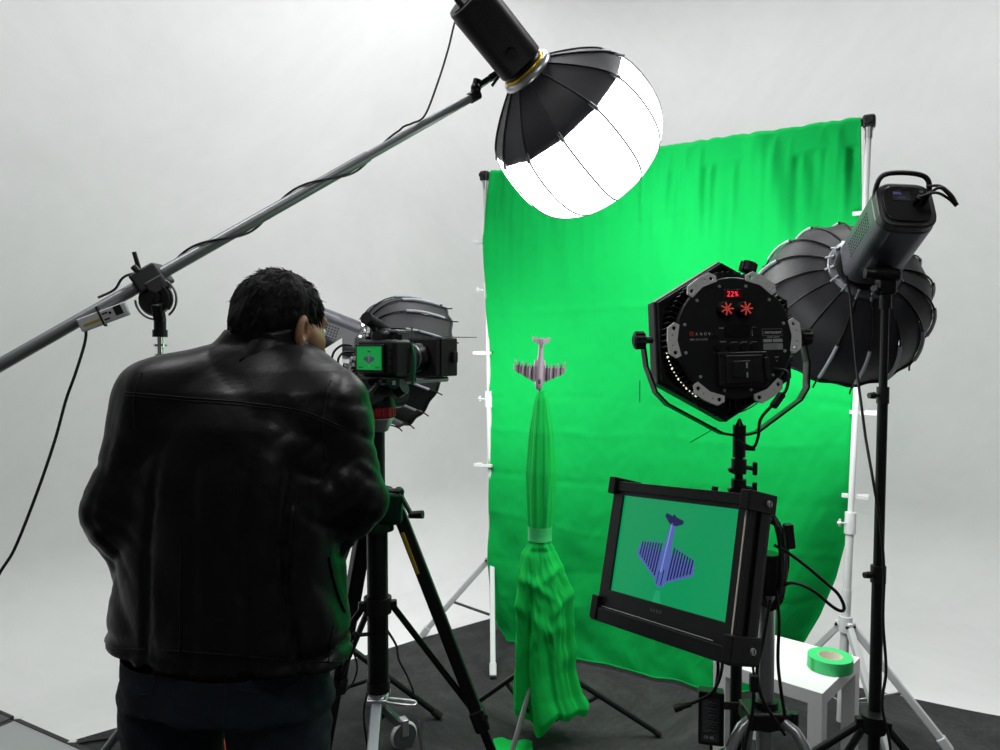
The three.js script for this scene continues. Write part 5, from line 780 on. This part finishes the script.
  const legs = (p, k) => { let d = 9; for (let i = 0; i < 2; i++) { let e = cone3(p, legTop[i], knee[i], 0.101 - k, 0.086 - k); e = smin(e, cone3(p, knee[i], ank[i], 0.088 - k, 0.078 - k), 0.03); d = i ? Math.min(d, e) : e; } return d; };
  const bodyF = (x, y, z) => { const p = [x, y, z]; let d = smin(Math.max(torso(p, 0.05), y - sec[sec.length - 1][0] + 0.04, wy(590) - y), hipW(p, 0.05), 0.04); d = smin(d, legs(p, 0.04), 0.02); const [l, r] = sleeves(p, 0.03); return smin(smin(d, l, 0.02), r, 0.02); };
  const bodyG = surfaceNets(bodyF, [wx(60), 0.02, -2.0], [wx(410), wy(330), -1.2], 0.013);
  // head
  const hy = 36 * Math.PI / 180, hp = 14 * Math.PI / 180, hc = P(281, 327, 1.585), hz = V(Math.sin(hy) * Math.cos(hp), -Math.sin(hp), -Math.cos(hy) * Math.cos(hp)), hxv = V(Math.cos(hy), 0, Math.sin(hy)), hyv = hxv.clone().cross(hz.clone()).negate();
  if (hyv.y < 0) hyv.negate();
  const toL = (x, y, z) => { const a = x - hc.x, b = y - hc.y, c = z - hc.z; return [a * hxv.x + b * hxv.y + c * hxv.z, a * hyv.x + b * hyv.y + c * hyv.z, a * hz.x + b * hz.y + c * hz.z]; };
  const ell = (p, c, r) => { const x = p[0] - c[0], y = p[1] - c[1], z = p[2] - c[2]; const k0 = Math.hypot(x / r[0], y / r[1], z / r[2]), k1 = Math.hypot(x / r[0] ** 2, y / r[1] ** 2, z / r[2] ** 2); return k1 < 1e-9 ? -Math.min(...r) : k0 * (k0 - 1) / k1; };
  const v3 = (a) => V(a[0], a[1], a[2]);
  const skull = (q, k) => ell(q, [0, 0.022, -0.012], [0.070 + k, 0.087 + k, 0.09 + k]);
  const headF = (x, y, z) => {
    const q = toL(x, y, z), m = [Math.abs(q[0]), q[1], q[2]];
    let d = skull(q, 0); d = smin(d, ell(q, [0, -0.045, 0.03], [0.06, 0.078, 0.066]), 0.04);
    d = smin(d, cone3(m, V(0, -0.1, 0.072), V(0.04, -0.075, 0.03), 0.024, 0.022), 0.03);
    d = smin(d, cone3(m, V(0, 0.034, 0.084), V(0.04, 0.03, 0.07), 0.013, 0.012), 0.02);
    d = smin(d, cone3(m, V(0.045, -0.02, 0.06), V(0.058, -0.015, 0.03), 0.018, 0.016), 0.03);
    d = Math.max(d, -(cone3(m, V(0.032, 0.008, 0.1), V(0.034, 0.008, 0.09), 0.014, 0.012)) * 0.6);
    d = smin(d, cone3(q, V(0, 0.018, 0.088), V(0, -0.026, 0.112), 0.009, 0.014), 0.014); d = smin(d, cone3(m, V(0.004, -0.03, 0.1), V(0.014, -0.03, 0.096), 0.01, 0.008), 0.01);
    d = smin(d, cone3(m, V(0, -0.06, 0.093), V(0.02, -0.062, 0.082), 0.008, 0.005), 0.012); d = smin(d, cone3(m, V(0, -0.073, 0.091), V(0.017, -0.072, 0.082), 0.0085, 0.005), 0.012);
    const e = [m[0] - 0.0725, m[1] + 0.012, m[2] + 0.004]; // ear, tilted out
    const er = [e[0] - e[2] * -0.45, e[1], e[2]];
    let ear = ell(er, [0.006, 0, -0.004], [0.011, 0.034, 0.021]); ear = smin(ear, ell(er, [0.0, -0.025, 0.004], [0.011, 0.014, 0.012]), 0.008); ear = Math.max(ear, -ell(er, [0.018, 0.003, 0.0], [0.012, 0.02, 0.011]));
    d = smin(d, ear, 0.008);
    return smin(d, cone3([x, y, z], hc.clone().addScaledVector(hyv, -0.05).addScaledVector(hz, -0.025), nb.clone().add(V(0, -0.03, 0)), 0.062, 0.07), 0.03);
  };
  const headG = surfaceNets(headF, [hc.x - 0.15, hc.y - 0.2, hc.z - 0.16], [hc.x + 0.15, hc.y + 0.14, hc.z + 0.16], 0.0034);
  // hands: palm and five bent fingers
  const hand = (w, dir, palmN, grip, left) => {
    const f = dir.clone().normalize(), n = palmN.clone().addScaledVector(f, -palmN.dot(f)).normalize(), s = f.clone().cross(n).multiplyScalar(left ? -1 : 1); // s: towards the thumb side
    const A = (x, y, z) => w.clone().addScaledVector(s, x).addScaledVector(f, y).addScaledVector(n, z);
    const bones = [[A(0, -0.02, 0), A(0.006, 0.03, 0), 0.03, 0.03]]; const palm = [];
    for (let i = 0; i < 4; i++) palm.push([A(0.012 - i * 0.008, 0.02, 0), A(0.03 - i * 0.019, 0.09 - Math.abs(i - 1) * 0.005, 0.002), 0.016, 0.0105]);
    const fl = [0.072, 0.08, 0.074, 0.06]; const fing = [];
    for (let i = 0; i < 4; i++) { let q = A(0.03 - i * 0.019, 0.088 - Math.abs(i - 1) * 0.005, 0.002), ang = 0.25; for (let k = 0; k < 3; k++) { ang += grip * (k === 0 ? 0.7 : 0.85); const L = fl[i] * [0.45, 0.32, 0.26][k], e = q.clone().addScaledVector(f, Math.cos(ang) * L).addScaledVector(n, Math.sin(ang) * L); fing.push([q, e, 0.0098 - k * 0.0009, 0.0092 - k * 0.0009]); q = e; } }
    const t0 = A(0.026, 0.02, 0.006), t1 = A(0.05, 0.05, 0.018), t2 = A(0.052, 0.078, 0.034 + grip * 0.01), t3 = A(0.044, 0.1, 0.046 + grip * 0.01); fing.push([t0, t1, 0.014, 0.0115], [t1, t2, 0.0112, 0.01], [t2, t3, 0.0098, 0.0085]);
    const fn = (x, y, z) => { const p = [x, y, z]; let d = cone3(p, ...bones[0]); for (const b of palm) d = smin(d, cone3(p, ...b), 0.014); let g = 9; for (const b of fing) g = Math.min(g, cone3(p, ...b)); return smin(d, g, 0.006); };
    const c = A(0, 0.07, 0.02); return surfaceNets(fn, [c.x - 0.15, c.y - 0.15, c.z - 0.15], [c.x + 0.15, c.y + 0.15, c.z + 0.15], 0.0034);
  };
  const dirR = wrR.clone().sub(elR).normalize(), dirL = wrL.clone().sub(elL).normalize();
  const hR = hand(wrR.clone().addScaledVector(dirR, 0.03), V(-0.05, 0.25, -1), V(-0.6, -0.4, 0.1), 0.95, false), hL = hand(wrL.clone().addScaledVector(dirL, 0.03), dirL, V(0.9, -0.2, 0.4), 0.45, true);
  part('body', [bodyG, headG, hR, hL], M.skin, man);
  for (const k of [-1, 1]) { const e = hc.clone().addScaledVector(hxv, 0.032 * k).addScaledVector(hyv, 0.008).addScaledVector(hz, 0.079); part('eye', ball(e, 0.0125, 16), std('#e8e4e0', 0.2), man); part('iris', ball(e.clone().addScaledVector(hz, 0.0075), 0.0062, 10), std('#1a0e08', 0.2), man); }
  // hair
  const hairline = (z) => z < -0.03 ? -0.085 : z < 0.02 ? mix(-0.085, 0.012, sstep(-0.03, 0.004, z)) : mix(0.012, 0.078, sstep(0.035, 0.085, z));
  const hairF = (x, y, z) => { const q = toL(x, y, z); let d = skull(q, 0.0105); const lowBack = cone3(q, V(0, -0.02, -0.06), V(0, -0.07, -0.045), 0.05, 0.044); d = smin(d, lowBack, 0.03); if (Math.abs(d) < 0.03) d += 0.0035 * noise3(q[0] * 34, q[1] * 12, q[2] * 34) + 0.0028 * noise3(q[0] * 85, q[1] * 24, q[2] * 85) + 0.003 * noise3(q[0] * 14, q[1] * 14, q[2] * 14); return Math.max(d, (hairline(q[2]) - q[1]) * 0.8); };
  const hairParts = [surfaceNets(hairF, [hc.x - 0.14, hc.y - 0.14, hc.z - 0.15], [hc.x + 0.14, hc.y + 0.15, hc.z + 0.15], 0.0032)];
  for (let i = 0; i < 1300; i++) { // short locks lying over the cap, a few standing up at the crown
    const th = rnd() * TAU, ph = Math.acos(1 - rnd() * 1.35), dl = [Math.sin(ph) * Math.cos(th), Math.cos(ph), Math.sin(ph) * Math.sin(th)], q = [dl[0] * 0.0795, 0.022 + dl[1] * 0.0965, -0.012 + dl[2] * 0.0995]; if (q[1] < hairline(q[2]) + 0.012) continue;
    const wild = rnd() < 0.014, cr = [dl[0] * 0.4, -0.5 + 0.2 * rnd(), (dl[2] > 0 ? 0.5 : -0.6)], L = wild ? 0.018 + rnd() * 0.012 : 0.02 + rnd() * 0.014;
    const w = (a) => hc.clone().addScaledVector(hxv, a[0]).addScaledVector(hyv, a[1]).addScaledVector(hz, a[2]);
    const n = v3(dl), tg = v3(cr).addScaledVector(n, -v3(cr).dot(n)).normalize(), end = v3(q).addScaledVector(tg, L).addScaledVector(n, wild ? 0.012 : 0.0004 + 0.0016 * rnd()), st = v3(q).addScaledVector(n, -0.004);
    hairParts.push(cyl(w([st.x, st.y, st.z]), w([end.x, end.y, end.z]), wild ? 0.001 : 0.0016, 0.0003, 4, true));
  }
  part('hair', hairParts, M.hair, man, 'short black hair');
  const jk = part('jacket', jg, M.leather, man, 'black leather jacket');
  // collar
  const cA = V(0.2, 1, -0.3).normalize(), cM = frame(nb.clone().add(V(0.0, 0.004, 0.0)), cA, V(0, 0, 1));
  part('collar', gridGeo(64, 10, (u, v) => { const a = u * TAU * 0.9 + TAU * 0.05 - Math.PI / 2 + 0.0, pr = [[0.088, -0.03], [0.084, -0.005], [0.079, 0.02], [0.078, 0.028], [0.08, 0.031], [0.084, 0.029], [0.088, 0.012], [0.092, -0.006], [0.095, -0.022], [0.097, -0.034], [0.088, -0.034]][Math.round(v * 10)]; const sc = 1 + 0.03 * noise3(Math.cos(a) * 2, Math.sin(a) * 2, v * 2); return [V(Math.cos(a) * pr[0] * 1.04 * sc, Math.sin(a) * pr[0] * 0.96 * sc, pr[1] + 0.004 * noise3(a, v * 2, 3)).applyMatrix4(cM), u * 0.5, v * 0.1]; }), M.leather, jk);
  // seams laid on the jacket where the photograph shows them
  const onSurf = (px, py, fn, lift = 0.0006) => { const r = ray(px, py).normalize(), o = V(0, EYE, 0); let s = 1.0; for (let i = 0; i < 160; i++) { const p = o.clone().addScaledVector(r, s), d = fn(p.x, p.y, p.z); if (d < 0.0006) return o.addScaledVector(r, s - lift); s += Math.max(d * 0.6, 0.0008); if (s > 2.2) return null; } return null; };
  const seam = (pts, fn, r, mat, name, parent) => { const c = new THREE.CatmullRomCurve3(pts.map(([x, y]) => V(x, y, 0))), q = []; for (let i = 0; i <= 40; i++) { const p = c.getPoint(i / 40), s = onSurf(p.x, p.y, fn); if (s) q.push(s); } if (q.length > 3) part(name, tube(q, r, 5, 80), mat, parent); };
  seam([[124, 392], [180, 397], [250, 403], [305, 412], [345, 428]], jacket, 0.0011, M.leather, 'seam', jk); seam([[124, 395], [180, 400], [250, 406], [305, 415], [344, 431]], jacket, 0.0008, M.leather, 'seam', jk);
  seam([[181, 545], [180, 600], [180, 640], [179, 655]], jacket, 0.0012, M.leather, 'seam', jk); seam([[292, 490], [290, 560], [287, 620], [284, 662]], jacket, 0.0011, M.leather, 'seam', jk); seam([[296, 490], [294, 560], [291, 620], [288, 662]], jacket, 0.0008, M.leather, 'seam', jk);
  seam([[104, 648], [160, 650], [230, 655], [300, 661], [350, 662]], jacket, 0.001, M.leather, 'hem_stitch', jk); seam([[331, 380], [326, 400], [322, 430], [326, 460]], jacket, 0.0012, M.leather, 'seam', jk); seam([[142, 372], [134, 395], [135, 430]], jacket, 0.0012, M.leather, 'seam', jk);
  seam([[335, 625], [331, 640], [329, 662]], jacket, 0.0016, M.leather, 'seam', jk); seam([[329, 558], [334, 580], [340, 600], [345, 612]], jacket, 0.0025, M.leather, 'pocket_welt', jk);
  // jeans, shoes
  const jeansF = (x, y, z) => { const p = [x, y, z]; let d = smin(hipW(p, 0), legs(p, 0), 0.025); d = Math.max(d, 0.075 - y); if (Math.abs(d) < 0.03) d += 0.004 * noise3(x * 7, y * 5, z * 7) + 0.003 * (1 - 2 * Math.abs(noise3(x * 9, y * 12 + x * 5, z * 9))); return d; };
  const jn = part('jeans', surfaceNets(jeansF, [wx(80), 0.05, -1.75], [wx(370), wy(640), -1.22], 0.009), M.denim, man, 'dark blue denim jeans');
  seam([[235, 672], [236, 688], [255, 692], [281, 690], [303, 677]], jeansF, 0.0013, M.stitch, 'pocket_seam', jn); seam([[139, 695], [152, 693], [154, 672]], jeansF, 0.0013, M.stitch, 'pocket_seam', jn); seam([[226, 676], [225, 700], [223, 728]], jeansF, 0.0016, M.stitch, 'back_seam', jn);
  for (const a of ank) part('shoe', [(() => { const M4 = new THREE.Matrix4().makeBasis(U, V(0, 1, 0), Fd.clone().negate()).setPosition(a.x, 0.0, a.z); const g = rbox(M4, 0, 0.04, -0.07, 0.1, 0.07, 0.29, 0.034, 4); return g; })(), (() => { const M4 = new THREE.Matrix4().makeBasis(U, V(0, 1, 0), Fd.clone().negate()).setPosition(a.x, 0.0, a.z); return rbox(M4, 0, 0.016, -0.07, 0.106, 0.018, 0.3, 0.008, 2); })()], M.shoe, man);
}

// ---------------------------------------------------------------- small things on the floor
{
  const b = [[18.5, 719], [92, 751]].map(([x, y]) => H(x, y, 0.02)), d = b[1].clone().sub(b[0]).normalize(), n = V(-d.z, 0, d.x); if (n.z < 0) n.negate(); const c = b[0].clone().add(b[1]).multiplyScalar(0.5);
  const quad = (o, L0, L1, w) => [o.clone().addScaledVector(d, L0), o.clone().addScaledVector(d, L1), o.clone().addScaledVector(d, L1).addScaledVector(n, w), o.clone().addScaledVector(d, L0).addScaledVector(n, w)];
  const slab = (q, y, h) => { const g = new THREE.ExtrudeGeometry(new THREE.Shape(q.map((p) => new THREE.Vector2(p.x, -p.z))), { depth: h, bevelEnabled: false }); g.rotateX(-Math.PI / 2); g.translate(0, y, 0); return g; };
  const L = b[1].distanceTo(b[0]);
  const t = thing('reflector_board', 'grey board with black edging lying on the white floor by the wall', 'board', c.clone().setY(0.0)); part('board', slab(quad(b[0], 0.0, L + 0.5, 0.9), 0.002, 0.018), M.boardGrey, t); part('edging', [slab(quad(b[0], 0.0, L + 0.5, 0.018), 0.002, 0.022), slab(quad(b[0], -0.012, 0.0, 0.9), 0.002, 0.02)], M.blackPlastic, t); for (const k of [0.0, 0.75]) part('corner_clip', rbox(null, b[0].x + d.x * L * k, 0.024, b[0].z + d.z * L * k, 0.03, 0.006, 0.02, 0.002), M.labelWhite, t);
  const o2 = b[0].clone().addScaledVector(d, -0.035); const t2 = thing('dark_board', 'dark grey board beside the grey board at the floor edge', 'board', o2.clone().setY(0)); part('board', slab(quad(o2, -0.22, 0.0, 0.7), 0.002, 0.02), std('#4a4d4d', 0.5), t2); part('edging', slab(quad(o2, -0.22, 0.0, 0.014), 0.002, 0.023), M.blackPlastic, t2);
  const r = (pts, h = 0.012) => pts.map(([x, y]) => H(x, y, h));
  single('floor_cable', tube(r([[40, 752], [62, 747], [90, 741], [116, 738], [150, 736]], 0.014), 0.006, 7, 50), M.cable, 'black cable crossing the carpet corner beside the grey board', 'cable');
  single('floor_cable', tube([P(379, 612, 2.2), P(386, 628, 2.4), P(396, 645, 2.6), P(399, 660, 2.75), P(408, 678, 2.9), H(416, 700, 0.012), H(420, 730, 0.012), H(423, 752, 0.012)], 0.0042, 7, 90), M.cable, 'thin black cable trailing from the tripod spreader to the carpet', 'cable');
  single('floor_cable', tube([P(354, 652, 3.1), P(357, 668, 3.1), P(352, 684, 3.1), P(340, 694, 3.1), P(325, 700, 3.1), H(300, 712, 0.01)], 0.0045, 7, 60), M.cable, 'black cable curving under the stand leg beside the jacket', 'cable');
  single('floor_cable', tube([P(368, 690, 2.9), P(364, 710, 2.9), P(365, 730, 2.9), H(370, 762, 0.01)], 0.0045, 7, 50), M.cable, 'black cable beside the silver wheeled stand base', 'cable');
  // orange and black bag behind the man's legs
  const bg = H(222, 790, 0), bag = thing('tool_bag', 'orange and black bag on the carpet behind the jeans', 'bag', bg), bp = P(222, 733, -bg.z).y;
  part('bag_body', [extr(new THREE.Matrix4().setPosition(bg.x, 0.008, bg.z - 0.1), poly([[-0.1, 0], [0.11, 0], [0.1, bp * 0.45], [0.02, bp - 0.012], [-0.012, bp - 0.012], [-0.085, bp * 0.5]]), 0.2, 0.008)], M.orange, bag); part('bag_flap', [extr(new THREE.Matrix4().setPosition(bg.x, 0.008, bg.z + 0.105), poly([[0.0, bp * 0.3], [0.112, bp * 0.3], [0.098, bp * 0.5], [0.022, bp], [-0.012, bp]]), 0.006, 0.002)], M.blackMatte, bag);
}

scene.traverse((o) => { if (o.isMesh || o.isLight) { o.castShadow = !o.isRectAreaLight; o.receiveShadow = true; } });
renderer.render(scene, camera);
